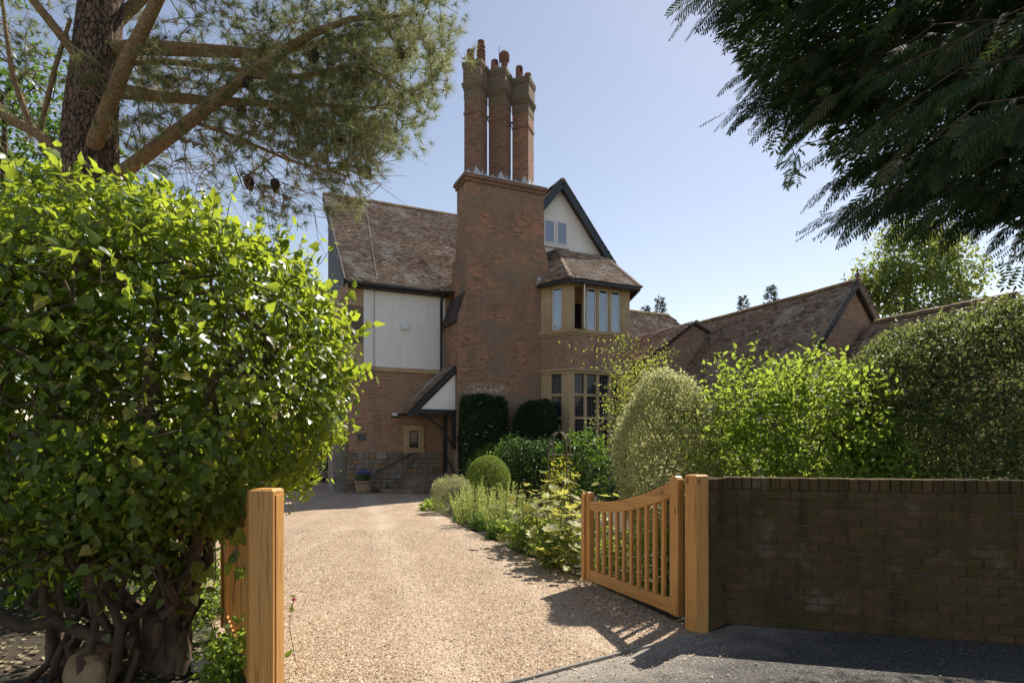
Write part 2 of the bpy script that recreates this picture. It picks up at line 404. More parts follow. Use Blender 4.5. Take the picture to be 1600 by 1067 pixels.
def gravel_mat():
    t = NT('gravel'); p = t.geo()
    vo = t.n('TexVoronoi', {'feature': 'F1'}, Vector=p, Scale=85.0)
    c = t.ramp(t.n('SeparateColor', Color=vo.outputs['Color']).outputs[0], [(0, (.16, .105, .07)), (.3, (.355, .245, .16)), (.65, (.48, .35, .235)), (.85, (.57, .45, .33)), (1, (.7, .6, .48))])
    big = t.noise(p, 1.1, 4, .6)
    c = t.mix(.6, c, t.ramp(big, [(.3, (.74, .72, .7)), (.7, (1.12, 1.12, 1.12))]), 'MULTIPLY')
    tr = t.noise(t.mapping(p, (1.6, .35, 1)), 1.6, 3)
    c = t.mix(t.math('MULTIPLY', t.ramp(tr, [(.5, (0, 0, 0)), (.7, (1, 1, 1))]), .3), c, (.62, .5, .36))
    sx = t.n('SeparateXYZ', Vector=p); xx = t.math('MULTIPLY_ADD', sx.outputs[1], .27, sx.outputs[0])
    xx = t.math('MULTIPLY_ADD', t.noise(p, .5, 2), .5, xx)
    for c0 in (.95, 2.35):
        dq = t.math('ABSOLUTE', t.math('SUBTRACT', xx, c0)); mk = t.math('MULTIPLY', t.ramp(dq, [(.05, (1, 1, 1)), (.34, (0, 0, 0))]), t.math('MULTIPLY', t.noise(p, 4, 4, .6), .75))
        c = t.mix(mk, c, (.62, .5, .38))
    h = t.math('SUBTRACT', 1.0, vo.outputs['Distance'])
    return t.done(t.bsdf(c, .9, t.bump(h, 1.0, .012), Specular_IOR_Level=.25))
M['gravel'] = gravel_mat()
def pebble_mat():
    t = NT('pebble'); rn = t.n('Attribute', {'attribute_name': 'rnd'}).outputs['Fac']
    c = t.ramp(rn, [(0, (.1, .065, .042)), (.25, (.33, .225, .145)), (.6, (.48, .345, .23)), (.85, (.57, .45, .33)), (1, (.78, .7, .58))])
    return t.done(t.bsdf(c, .8, None, Specular_IOR_Level=.3))
M['pebble'] = pebble_mat()
def asphalt_mat():
    t = NT('asphalt'); p = t.geo(); vo = t.n('TexVoronoi', {}, Vector=p, Scale=130.0)
    g = t.n('SeparateColor', Color=vo.outputs['Color']).outputs[0]
    c = t.ramp(g, [(0, (.035, .033, .031)), (.6, (.075, .071, .066)), (.92, (.15, .14, .125)), (1, (.34, .31, .27))])
    n = t.noise(p, 1.3, 4, .6)
    c = t.mix(t.math('MULTIPLY', t.ramp(n, [(.5, (0, 0, 0)), (.75, (1, 1, 1))]), .5), c, (.13, .115, .095))
    sx = t.n('SeparateXYZ', Vector=p)
    dl = t.math('ADD', t.math('MULTIPLY', sx.outputs[0], .564), t.math('MULTIPLY_ADD', sx.outputs[1], -.826, 3.42))     # metres out from the drive edge
    dd = t.math('MULTIPLY_ADD', t.noise(p, 2.6, 5, .65), -1.1, t.math('ADD', dl, .55))
    c = t.mix(t.math('MULTIPLY', t.ramp(dd, [(0, (1, 1, 1)), (.75, (0, 0, 0))]), .8), c, t.ramp(g, [(0, (.2, .17, .14)), (.6, (.36, .31, .26)), (1, (.6, .54, .46))]))
    return t.done(t.bsdf(c, .9, t.bump(t.math('SUBTRACT', 1, vo.outputs['Distance']), .8, .006), Specular_IOR_Level=.3))
M['asphalt'] = asphalt_mat()
def soil_mat():
    t = NT('soil'); p = t.geo(); n = t.noise(p, 9, 8, .7); n2 = t.noise(p, .5, 3)
    c = t.mix(t.ramp(n2, [(.4, (0, 0, 0)), (.6, (1, 1, 1))]), t.ramp(n, [(.3, (.025, .017, .011)), (.7, (.09, .062, .04))]), t.ramp(n, [(.3, (.03, .04, .012)), (.7, (.075, .08, .03))]))
    return t.done(t.bsdf(c, .95, t.bump(n, 1.0, .05)))
M['soil'] = soil_mat()
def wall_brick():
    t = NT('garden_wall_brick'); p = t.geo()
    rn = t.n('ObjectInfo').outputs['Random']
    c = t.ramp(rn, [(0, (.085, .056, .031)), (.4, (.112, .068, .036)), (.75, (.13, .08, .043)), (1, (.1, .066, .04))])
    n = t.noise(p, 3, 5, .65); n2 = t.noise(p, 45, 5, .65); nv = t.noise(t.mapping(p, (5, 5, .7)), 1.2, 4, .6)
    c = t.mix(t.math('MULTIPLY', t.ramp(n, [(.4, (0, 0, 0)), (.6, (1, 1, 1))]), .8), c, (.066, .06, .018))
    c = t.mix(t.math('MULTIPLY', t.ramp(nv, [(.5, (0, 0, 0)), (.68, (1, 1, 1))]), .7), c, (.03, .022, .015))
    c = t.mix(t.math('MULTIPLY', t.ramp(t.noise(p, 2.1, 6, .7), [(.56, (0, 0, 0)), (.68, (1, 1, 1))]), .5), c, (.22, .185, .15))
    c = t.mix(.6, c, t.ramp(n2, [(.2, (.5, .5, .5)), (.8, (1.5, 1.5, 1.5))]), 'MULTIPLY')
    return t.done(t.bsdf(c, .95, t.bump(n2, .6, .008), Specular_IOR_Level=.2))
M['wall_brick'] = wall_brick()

# ---------------------------------------------------------------- foliage engine
def raw_mesh(name, V, F, mat, rnd=None, smooth=False):
    """V (n,3), F (m,3|4) -> mesh, optional per-face rnd"""
    k = F.shape[1]; me = bpy.data.meshes.new(name)
    me.vertices.add(len(V)); me.vertices.foreach_set('co', np.ascontiguousarray(V, dtype=np.float32).ravel())
    me.loops.add(F.size); me.loops.foreach_set('vertex_index', np.ascontiguousarray(F, dtype=np.int32).ravel())
    me.polygons.add(len(F))
    me.polygons.foreach_set('loop_start', np.arange(0, F.size, k, dtype=np.int32))
    me.polygons.foreach_set('loop_total', np.full(len(F), k, dtype=np.int32))
    if smooth: me.polygons.foreach_set('use_smooth', np.ones(len(F), dtype=bool))
    me.materials.append(mat)
    me.update(calc_edges=True)
    if rnd is not None:
        a = me.attributes.new('rnd', 'FLOAT', 'FACE'); a.data.foreach_set('value', np.ascontiguousarray(rnd, dtype=np.float32))
    return me
def tpl(pts, tris): return np.array(pts, dtype=float), np.array(tris, dtype=int)
T_RHOMB = tpl([(0, 0, 0), (.5, .45, .1), (0, 1, -.06), (-.5, .45, .1)], [(0, 1, 2), (0, 2, 3)])
T_OVAL = tpl([(0, 0, 0), (.4, .22, .07), (.46, .5, .09), (.27, .8, .05), (0, 1, -.08), (-.27, .8, .05), (-.46, .5, .09), (-.4, .22, .07)],
             [(0, 1, 4), (1, 2, 4), (2, 3, 4), (0, 4, 7), (7, 4, 6), (6, 4, 5)])
T_IVY = tpl([(0, 0, 0), (.36, -.06, .05), (.55, .25, .1), (.34, .55, .06), (0, 1, -.1), (-.34, .55, .06), (-.55, .25, .1), (-.36, -.06, .05), (0, .35, -.02)],
            [(8, 0, 1), (8, 1, 2), (8, 2, 3), (8, 3, 4), (8, 4, 5), (8, 5, 6), (8, 6, 7), (8, 7, 0)])
def lobed():
    pts = [(0, .4, -.03)]; n = 14
    for i in range(n):
        a = -math.pi / 2 + 2 * math.pi * i / n
        r = (.5 if i % 2 == 0 else .34) * (1.0 if i else .25)
        pts.append((r * math.cos(a) * 1.05, .45 + r * math.sin(a) * 1.1, .06 if i % 2 == 0 else 0))
    return tpl(pts, [(0, 1 + i, 1 + (i + 1) % n) for i in range(n)])
T_LOBED = lobed()
T_NEEDLE = tpl([(-.5, 0, 0), (.5, 0, 0), (0, 1, 0)], [(0, 1, 2)])
def spray_tpl():
    pts = []; tr = []
    def blade(x0, y0, x1, y1, w, z0, z):
        b = len(pts); dx, dy = x1 - x0, y1 - y0; l = math.hypot(dx, dy); nx, ny = -dy / l * w, dx / l * w
        pts.extend([(x0, y0, z0), (x0 + dx * .4 + nx, y0 + dy * .4 + ny, z0 + (z - z0) * .4), (x1, y1, z), (x0 + dx * .4 - nx, y0 + dy * .4 - ny, z0 + (z - z0) * .4)])
        tr.extend([(b, b + 1, b + 2), (b, b + 2, b + 3)])
    blade(0, 0, 0, 1, .012, 0, -.12)
    rr = random.Random(3)
    for i in range(20):
        y = .04 + i * .047; s = 1 if i % 2 else -1; L = (.3 * (1 - y * .75) + .03) * rr.uniform(.7, 1.2)
        ex, ey = s * L * .52, y + L * .85
        blade(0, y, ex, ey, .02, -.12 * y * y, -.12 * y - .07 * rr.random())
        qx, qy = ex * .45, y + (ey - y) * .45
        blade(qx, qy, qx + s * L * .3, qy + L * .3, .016, -.1 * y, -.12 * y - .05)
    return tpl(pts, tr)
T_SPRAY = spray_tpl()
def pinnate():
    pts = []; tr = []
    for i in range(6):
        for s in (-1, 1):
            y = .2 + i * .13; b = len(pts)
            pts += [(0, y, 0), (s * .14, y + .02, .02), (s * .3, y + .1, -.04), (s * .16, y + .12, .02)]; tr += [(b, b + 1, b + 2), (b, b + 2, b + 3)]
    b = len(pts); pts += [(0, .9, 0), (.06, 1.0, .02), (0, 1.18, -.05), (-.06, 1.0, .02)]; tr += [(b, b + 1, b + 2), (b, b + 2, b + 3)]
    b = len(pts); pts += [(-.008, 0, 0), (.008, 0, 0), (0, 1, 0)]; tr += [(b, b + 1, b + 2)]
    return tpl(pts, tr)
T_PINN = pinnate()

def unit(a): return a / np.maximum(np.linalg.norm(a, axis=1, keepdims=True), 1e-9)
def frames(D, N):
    D = unit(D); S = np.cross(D, N); S = unit(S); N = np.cross(S, D); return D, S, N
def leaves(pos, D, N, L, W, template, mat, name, parent, rnd=None, wc=True, kind=None):
    D, S, N = frames(D, N); T, F = template; n = len(pos); k = len(T)
    V = pos[:, None, :] + T[None, :, 0, None] * (W[:, None, None] * S[:, None, :]) + T[None, :, 1, None] * (L[:, None, None] * D[:, None, :]) + T[None, :, 2, None] * (L[:, None, None] * N[:, None, :])
    FF = (F[None] + (np.arange(n) * k)[:, None, None]).reshape(-1, 3)
    if rnd is None: rnd = rng.random(n)
    me = raw_mesh(name, V.reshape(-1, 3), FF, mat, np.repeat(rnd, len(F)))
    o = link(name, me, parent, wc)
    if kind: o['kind'] = kind
    return o
def orient(O, out=.6, rand=.7, droop=.3, upn=.8):
    n = len(O); D = O * out * .6 + rng.normal(0, 1, (n, 3)) * rand * .6; D[:, 2] -= droop
    N = O * 1.0 + np.array([0, 0, upn * .6]) + rng.normal(0, 1, (n, 3)) * .45
    return D, N
class Lump:
    """a lumpy closed surface: radius multiplier from random plane waves"""
    def __init__(s, amp=.12, k=6, freq=3.0):
        s.w = rng.normal(0, 1, (k, 3)) * freq; s.p = rng.random(k) * 6.28; s.a = amp / math.sqrt(k) * 1.4
    def __call__(s, d): return 1 + s.a * np.sin(d @ s.w.T + s.p).sum(1)
def shell(n, c, r, lump, tmin=.7, zmin=None, power=2.0, box=None, sq=2.0):
    """points in the outer shell of a lumpy (super)ellipsoid + outward normals"""
    out = []; nn = 0
    c = np.array(c); r = np.array(r)
    while nn < n:
        d = unit(rng.normal(0, 1, (n, 3)))
        if sq != 2.0:
            d = d / (np.abs(d) ** sq).sum(1, keepdims=True) ** (1 / sq)
        u = rng.random(n) ** (1 / power); t = tmin + (1 - tmin) * u
        p = c + d * r * (lump(d) * t)[:, None]
        o = unit(d / r)
        k = np.ones(n, bool) if zmin is None else p[:, 2] > zmin
        out.append(np.concatenate([p[k], o[k]], 1)); nn += k.sum()
    a = np.concatenate(out)[:n]
    return a[:, :3], a[:, 3:]
def clumped(P_, O_, per, spread):
    n = len(P_); p = np.repeat(P_, per, 0) + rng.normal(0, spread, (n * per, 3)); return p, np.repeat(O_, per, 0)

def grow(trunks, targets, step=.15, wob=.04, rtip=.004, power=.45, bias=0.0, sag=0.0):
    """trunks: list of polylines [(pt, radius)...]; targets are reached by branches from the nearest node."""
    pos = []; par = []; fix = []
    paths = []
    for tr in trunks:
        idx = []
        for j, (p, r) in enumerate(tr):
            pos.append(np.array(p, float)); fix.append(r); par.append(idx[-1] if idx else -1); idx.append(len(pos) - 1)
        paths.append(idx)
    nT = len(paths)
    cap = len(pos) + 40 * len(targets); A = np.zeros((cap, 3)); A[:len(pos)] = pos; n = len(pos)
    par = par + [0] * (cap - n); cnt = np.zeros(cap)
    tg = np.array(targets)
    d0 = np.min(np.linalg.norm(tg[:, None] - A[None, :n], axis=2), axis=1)
    for i in np.argsort(d0):
        t = tg[i]
        dd = np.linalg.norm(A[:n] - t, axis=1) + bias * np.maximum(0, A[:n, 2] - t[2] )
        j = int(np.argmin(dd)); d = np.linalg.norm(A[j] - t)
        k = max(1, min(30, int(d / step))); idx = [j]; a = A[j].copy()
        w1 = rng.normal(0, wob, 3) * math.sqrt(k)
        for q in range(1, k + 1):
            f = q / k; p = a + (t - a) * f + w1 * math.sin(f * math.pi) + (rng.normal(0, wob * .5, 3) if q < k else 0)
            p[2] -= sag * d * math.sin(f * math.pi)
            A[n] = p; par[n] = idx[-1]; idx.append(n); n += 1
        paths.append(idx)
        x = idx[-1]
        while x >= 0 and cnt[x] >= 0:
            cnt[x] += 1; x = par[x]
    rad = rtip * np.maximum(cnt[:n], 1) ** power
    for i, r in enumerate(fix):
        if r is not None: rad[i] = r
    res = []
    for pi, idx in enumerate(paths):
        rr = [rad[i] for i in idx]
        if pi >= nT and len(rr) > 1: rr[0] = min(rr[0], rr[1] * 1.25)
        res.append(([A[i] for i in idx], rr))
    return res, A[:n], rad
def tubes(paths, mat, name, parent, wc=True, n=5, rmin=0, rmax=9e9):
    mb = MB()
    for pts, rr in paths:
        if rmin <= max(rr) < rmax: mb.tube(pts, list(rr), n if max(rr) < .03 else n + 4, cap=False)
    me = bpy.data.meshes.new(name); me.from_pydata(mb.v, [], mb.f); me.update(); me.materials.append(mat)
    me.polygons.foreach_set('use_smooth', [True] * len(me.polygons))
    return link(name, me, parent, wc)

# ================================================================ SETTING
def sheet(name, poly, z, mat, kind='structure'):
    mb = MB(); mb.add([(x, y, z) for x, y in poly], [tuple(range(len(poly)))])
    return tag(mb.build(name, mat), kind=kind)
sheet('ground', [(-900, -300), (900, -300), (900, 1500), (-900, 1500)], 0, M['soil'])
sheet('road', [(-14, -12), (16, -12), (16, 2.2), (5.2, 4.66), (2.0, 5.5), (1.68, 5.25), (1.6, 5.24), (-1.3, 3.25), (-3.0, 2.4), (-14, 1.5)], .006, M['asphalt'])
GRAVEL = [(-1.3, 3.27), (1.62, 5.26), (1.5, 5.6), (.98, 7.1), (.7, 7.8), (.1, 9.3), (-.9, 12), (-2.0, 15.6), (-2.3, 17.6), (-2.2, 19.5), (-2.6, 22.3), (-5.9, 21.9), (-9.6, 30), (-16, 34), (-18, 24), (-8, 13.5), (-4.4, 8.5), (-2.6, 5.3), (-1.5, 3.5)]
sheet('gravel_drive', GRAVEL, .012, M['gravel'])
def inpoly(x, y, poly):
    r = np.zeros(len(x), bool); n = len(poly)
    for i in range(n):
        x0, y0 = poly[i]; x1, y1 = poly[(i + 1) % n]
        c = ((y0 > y) != (y1 > y)) & (x < (x1 - x0) * (y - y0) / (y1 - y0 + 1e-12) + x0); r ^= c
    return r
def pebbles():
    n = 80000
    y = 3.3 + rng.random(n) ** 1.5 * 8.5; x = -4.5 + rng.random(n) * 6.4
    dl = .564 * x - .826 * y + 3.42; k = (inpoly(x, y, GRAVEL) | ((dl > 0) & (dl < 1.4) & (x > -1.4) & (x < 1.7) & (rng.random(n) < .16 * np.exp(-dl * 2.2)))) & (np.abs(x) < .47 * y + .3)
    x, y = x[k], y[k]; n = len(x)
    s = rng.uniform(.004, .0095, n) * (1 + .25 * (rng.random(n) > .9)); a = rng.random(n) * 6.28
    T = np.array([(-1, -.7, 0), (1, -.8, 0), (1.1, .6, 0), (-.8, .9, 0), (-.45, -.3, .85), (.5, -.25, .9), (.3, .45, .8)])
    F = np.array([(0, 1, 5), (0, 5, 4), (1, 2, 5), (2, 6, 5), (2, 3, 6), (3, 4, 6), (3, 0, 4), (4, 5, 6)])
    ca, sa = np.cos(a), np.sin(a); e = rng.uniform(.6, 1, n)
    tx = T[None, :, 0] * s[:, None]; ty = T[None, :, 1] * (s * e)[:, None]
    V = np.stack([x[:, None] + tx * ca[:, None] - ty * sa[:, None], y[:, None] + tx * sa[:, None] + ty * ca[:, None], .0125 + T[None, :, 2] * (s * rng.uniform(.6, 1.1, n))[:, None]], 2)
    FF = (F[None] + (np.arange(n) * 7)[:, None, None]).reshape(-1, 3)
    me = raw_mesh('loose_pebbles', V.reshape(-1, 3), FF, M['pebble'], np.repeat(rng.random(n), 8))
    o = link('loose_pebbles', me); tag(o, 'loose golden pebbles strewn over the gravel drive', 'pebbles', kind='stuff')
pebbles()
# timber edging between the gravel and the road
mb = MB(); a = Vector((-1.28, 3.24, .012)); b = Vector((1.6, 5.22, .012))
pts = [a.lerp(b, i / 12) + Vector((0, 0, random.uniform(-.003, .003))) for i in range(13)]
for i in range(12): mb.beam(pts[i], pts[i + 1], .024, .03)
tag(mb.build('drive_edging', M['stone_grey']), kind='structure')

n = 90; x = rng.uniform(-2.6, 1.2, n); y = rng.uniform(4.0, 9.5, n); k = inpoly(x, y, GRAVEL); x, y = x[k], y[k]; n = len(x)
lit_xy = np.stack([x, y, np.full(n, .022)], 1)
# ================================================================ HOUSE  (local axes: s along the front, t into the house, z up)
UX, UY = math.cos(R(24.5)), math.sin(R(24.5))
HA = Vector((-5.83, 21.7, 0))
house = thing('house', 'tall brick and white rendered country house with three clustered chimney stacks', 'house', HA, R(24.5))
def HW(s, t, z=0): return Vector((HA.x + s * UX - t * UY, HA.y + s * UY + t * UX, z))

def tiles(parent, name, o, along, up, poly, w=.17, g=.12, wc=False, mat='tile'):
    """overlapping tiles on the plane o + a*along + b*up, inside poly (a,b)"""
    o = np.array(o, float); al = np.array(along, float); al /= np.linalg.norm(al); up_ = np.array(up, float); up_ /= np.linalg.norm(up_)
    nr = np.cross(al, up_); nr /= np.linalg.norm(nr)
    if nr[2] < 0: nr = -nr
    px = [p[0] for p in poly]; py = [p[1] for p in poly]
    na = int((max(px) - min(px)) / w) + 2; nb = int((max(py) - min(py)) / g) + 1
    A, B = np.meshgrid(np.arange(na), np.arange(nb)); A = A.ravel(); B = B.ravel()
    a = min(px) + (A + .5 * (B % 2) - .5) * w; b = min(py) + B * g
    k = inpoly(a + w / 2, b + g * .6, poly); a, b = a[k], b[k]; n = len(a)
    sagn = .03 + .012 * np.sin(a * 1.7 + b * .6) + .01 * np.sin(b * 2.3 + a * .4)
    h = .009 + rng.uniform(-.002, .004, n); tw = rng.normal(0, .003, n); b = b + rng.normal(0, .005, n)
    lo = .004
    def pt(aa, bb, hh): return o + aa[:, None] * al + bb[:, None] * up_ + (hh + sagn)[:, None] * nr
    g2 = g * 1.25; gap = .003
    V = np.stack([pt(a + gap, b, h + .007 + tw), pt(a + w - gap, b, h + .007 - tw), pt(a + w - gap, b + g2, h * .3 + lo), pt(a + gap, b + g2, h * .3 + lo),
                  pt(a + gap, b, h - .01), pt(a + w - gap, b, h - .01)], 1)
    Fq = np.array([(0, 1, 2, 3), (4, 5, 1, 0), (4, 0, 3, 3), (5, 2, 1, 1)])[:2]
    F = (Fq[None] + (np.arange(n) * 6)[:, None, None]).reshape(-1, 4)
    me = raw_mesh(name, V.reshape(-1, 3), F, M[mat], np.repeat(rng.random(n), 2))
    ob = link(name, me, parent, wc); ob['kind'] = 'stuff'; return ob
def ridge_run(parent, a, b, r=.13, seg=.33, wc=False, mat='ridge'):
    a = Vector(a); b = Vector(b); d = b - a; n = max(1, int(d.length / seg)); d.normalize()
    prof = [(-.16, -.1), (-.1, .01), (0, .055), (.1, .01), (.16, -.1)]
    mb = MB(); vs = []
    for x in (0, seg * .985):
        for y, z in prof: vs.append((x, y, z))
    mb.add(vs, [(0, 5, 6, 1), (1, 6, 7, 2), (2, 7, 8, 3), (3, 8, 9, 4), (0, 1, 2, 3, 4), (9, 8, 7, 6, 5)])
    me = mb.mesh('ridge_tile', M[mat])
    q = Vector((1, 0, 0)).rotation_difference(d)
    for i in range(n):
        o = link('ridge_tile', me, parent, wc)
        m = Matrix.Translation(a + d * (i * seg) + Vector((0, 0, random.uniform(-.006, .008)))) @ q.to_matrix().to_4x4() @ Matrix.Rotation(random.uniform(-.03, .03), 4, 'X')
        o.matrix_basis = m

EV, RG = 7.8, 12.6
# --- walls
mb = MB()
mb.box(0, 2.6, 0, 5.3, 0, EV)
mb.build('wall', M['brick'], house)
MB().box(2.601, 7.0, .002, 10.4, 0, EV).build('wall', M['brick'], house)
MB().extrude([(.004, 0.05, EV), (.004, 5.15, RG - .2), (.004, 5.29, RG - .2), (.004, 5.29, EV)], (2.9, 0, 0)).build('gable_wall', M['timber'], house)
mb = MB(); mb.box(7.002, 11.2, -.002, 10, 0, 9.25)
mb.build('wall', M['brick'], house)
MB().extrude([(5.9, -.004, 9.26), (11.2, -.004, 9.26), (8.54, -.004, 12.42)], (0, .3, 0)).build('gable_wall', M['render'], house)
box('gable_wall', M['render'], house, 7.02, 11.18, -.03, .1, 7.85, 9.262)
# white rendered panel, string course, eaves board
box('render_panel', M['render'], house, .52, 3.6, -.035, .05, 4.56, 7.74)
box('string_course', M['stone'], house, -.07, 3.6, -.075, .1, 4.4, 4.545, bevel=.015)
# corner stones
z = 4.56
i = 0
while z < 7.6:
    hgt = random.uniform(.26, .42)
    if z + hgt > 7.72: hgt = 7.72 - z
    box('corner_stone', M['stone_dark' if i in (2, 3, 4, 5) else 'stone'], house, -.05 - random.uniform(0, .01), .5, -.05 - random.uniform(0, .012), .35, z, z + hgt - .012, bevel=.012)
    z += hgt; i += 1
# battered stone plinth of separate blocks
bl = MB().box(-.04, 3.54, -.05, .3, 0, 1.42); bl.build('plinth', M['mortar'], house)
z = 0.0
while z < 1.36:
    hgt = random.uniform(.12, .21)
    if z + hgt > 1.34: hgt = 1.44 - z
    s = -.06
    while s < 3.5:
        wd = random.uniform(.17, .42)
        if s + wd > 3.3: wd = 3.52 - s
        p = random.uniform(.065, .095)
        box('stone_block', M[random.choice(['stone_dark', 'stone_dark', 'stone_dark', 'stone_grey', 'sandstone'])], house, s + .007, s + wd - .007, -p, .1, z + .006, z + hgt - .006, bevel=.01)
        s += wd
    z += hgt
# side-wall buttress at the left corner
mb = MB(); mb.prism([(-.5, .25), (-.02, .25), (-.02, 1.3), (-.5, 1.3)], 0, [1.9, 2.3, 2.3, 1.9]); mb.build('buttress', M['stone_grey'], house)
w = MB().box(-.05, .02, 1.6, 2.6, 2.0, 3.7).build('side_window', M['stone'], house)
box('pane', M['glass'], w, -.058, 0, 1.75, 2.45, 2.15, 3.55)

# --- main roof
pit = math.atan2(RG - EV, 5.2)
ov = .45
mb = MB()
e0 = (-ov * math.cos(pit), EV - ov * math.sin(pit))     # (t,z) of the eave edge
mb.extrude([(-.16, e0[0], e0[1]), (-.16, 5.2, RG), (-.16, 5.34, RG), (-.16, 5.34, RG - .14), (-.16, 5.2, RG - .14), (-.16, e0[0], e0[1] - .12)], (2.8, 0, 0))
mb.build('roof', M['roof_under'], house)
mb = MB()
mb.extrude([(2.641, e0[0], e0[1]), (2.641, 5.2, RG), (2.641, 10.4 - e0[0], e0[1]), (2.641, 10.4 - e0[0], e0[1] - .12), (2.641, 5.2, RG - .14), (2.641, e0[0], e0[1] - .12)], (6.0, 0, 0))
roof = mb.build('roof', M['roof_under'], house)
SL = (5.2 - e0[0]) / math.cos(pit)
tiles(roof, 'roof_tiles', (-.2, e0[0], e0[1]), (1, 0, 0), (0, math.cos(pit), math.sin(pit)), [(0, -.05), (8.8, -.05), (8.8, SL), (0, SL)])
ridge_run(roof, (-.2, 5.2, RG + .05), (7.6, 5.2, RG + .05))
# verge boards on the left gable
mb = MB(); mb.beam((-.2, e0[0] - .02, e0[1] - .1), (-.2, 5.25, RG - .1), .06, .34)
mb.build('bargeboard', M['timber'], house)
box('gutter', M['iron'], house, -.15, 3.62, e0[0] - .13, e0[0] - .01, e0[1] - .13, e0[1] - .03, bevel=.03)
box('soffit', M['timber'], house, -.05, 3.6, e0[0], 0, e0[1] - .18, e0[1] - .125)
# downpipe
MB().tube([(3.42, e0[0] - .06, e0[1] - .1), (3.42, -.1, e0[1] - .35), (3.42, -.1, 4.66), (3.36, -.2, 4.5)], .05, 8).build('downpipe', M['iron'], house, smooth=True)
# lightning conductor down the roof and wall
c0 = []
for f in np.linspace(0, 1, 8):
    c0.append((1.576 + (.946 - 1.576) * f, 5.2 + (e0[0] - 5.2) * f, RG + .12 + (e0[1] - RG) * f - .02))
MB().tube(c0 + [(.9, -.1, 7.3), (.89, -.06, 5.5), (.89, -.1, 4.5), (.89, -.06, 4.2), (.9, -.1, 1.4), (.9, -.11, 0)], .011, 5).build('lightning_conductor', M['stone_grey'], house)
# pentagonal bracket on the white panel, lamp, plaque, vent
a5 = [(2.02 + .19 * math.sin(k * 1.2566), -.036, 6.12 + .19 * math.cos(k * 1.2566)) for k in range(5)]
MB().extrude([Vector(p) for p in a5], (0, -.14, 0)).build('alarm_box', M['white_paint'], house, bevel=.02)
w = box('wall_lamp', M['white_paint'], house, 1.55, 1.74, -.12, -.02, 2.78, 2.9, bevel=.01); box('bracket', M['iron'], w, 1.53, 1.76, -.1, -.01, 2.72, 2.78)
box('plaque', M['plaque'], house, .3, .62, -.035, .02, 1.88, 2.12, bevel=.008)
box('air_vent', M['iron'], house, 2.22, 2.46, -.105, -.02, .52, .6)
# small window in a stone surround
w = MB().box(1.98, 2.75, -.06, .05, 1.45, 2.42).build('small_window', M['stone'], house, bevel=.015)
box('jamb', M['stone'], w, 1.98, 2.2, -.085, -.05, 1.62, 2.24, bevel=.01); box('jamb', M['stone'], w, 2.53, 2.75, -.085, -.05, 1.62, 2.24, bevel=.01)
box('lintel', M['stone'], w, 1.95, 2.78, -.085, -.05, 2.243, 2.44, bevel=.01); box('sill', M['stone'], w, 1.95, 2.78, -.1, -.05, 1.43, 1.617, bevel=.01)
box('frame', M['dark_interior'], w, 2.2, 2.53, -.065, -.045, 1.62, 2.24)
box('pane', M['glass_leaded'], w, 2.235, 2.495, -.072, -.06, 1.66, 2.2)
# handrail
mb = MB(); mb.tube([(.98, -.13, .75), (1.0, -.2, .77), (2.2, -.2, 1.36), (2.45, -.2, 1.45)], .018, 6); mb.tube([(1.05, -.2, .77), (1.05, -.05, .77)], .02, 6); mb.tube([(2.1, -.2, 1.3), (2.1, -.05, 1.3)], .02, 6)
mb.build('handrail', M['iron'], house)

# --- chimney breast
CH0, CH1, CT, CTOP = 3.54, 7.01, -1.6, 11.45
mb = MB()
mb.box(CH0, 7.2, CT, -.005, 0, 6.3)
mb.extrude([(CH0, CT, 6.3), (3.87, CT, 7.25), (7.2, CT, 7.25), (7.2, CT, 6.3)], (0, 1.59, 0))
mb.box(3.87, 7.2, CT, -.01, 7.25, 8.7)
mb.extrude([(3.87, CT, 8.7), (3.87, CT, 9.4), (CH1, CT, 9.4), (7.2, CT, 8.7)], (0, 1.1, 0))
mb.box(3.87, CH1, CT, -.6, 9.4, CTOP)
chim = mb.build('chimney', M['brick_chimney'], house)
mb = MB(); mb.beam((CH0 - .1, -.8, 6.12), (3.85, -.8, 7.22), 1.5, .07, up=(-.94, 0, .33)); mb.build('shoulder_tiles', M['roof_under'], chim)
mb = MB(); mb.box(3.81, CH1 + .06, CT - .06, -.55, CTOP - .24, CTOP - .12); mb.box(3.75, CH1 + .12, CT - .12, -.5, CTOP - .12, CTOP + .02)
mb.build('corbel_band', M['brick_stack'], chim, bevel=.01)
box('lead_capping', M['lead'], chim, 3.78, CH1 + .09, CT - .09, -.52, CTOP + .02, CTOP + .05)
def diamond(c, h): return [(c[0], c[1] - h), (c[0] + h, c[1]), (c[0], c[1] + h), (c[0] - h, c[1])]
tops = [15.72, 15.68, 15.6]
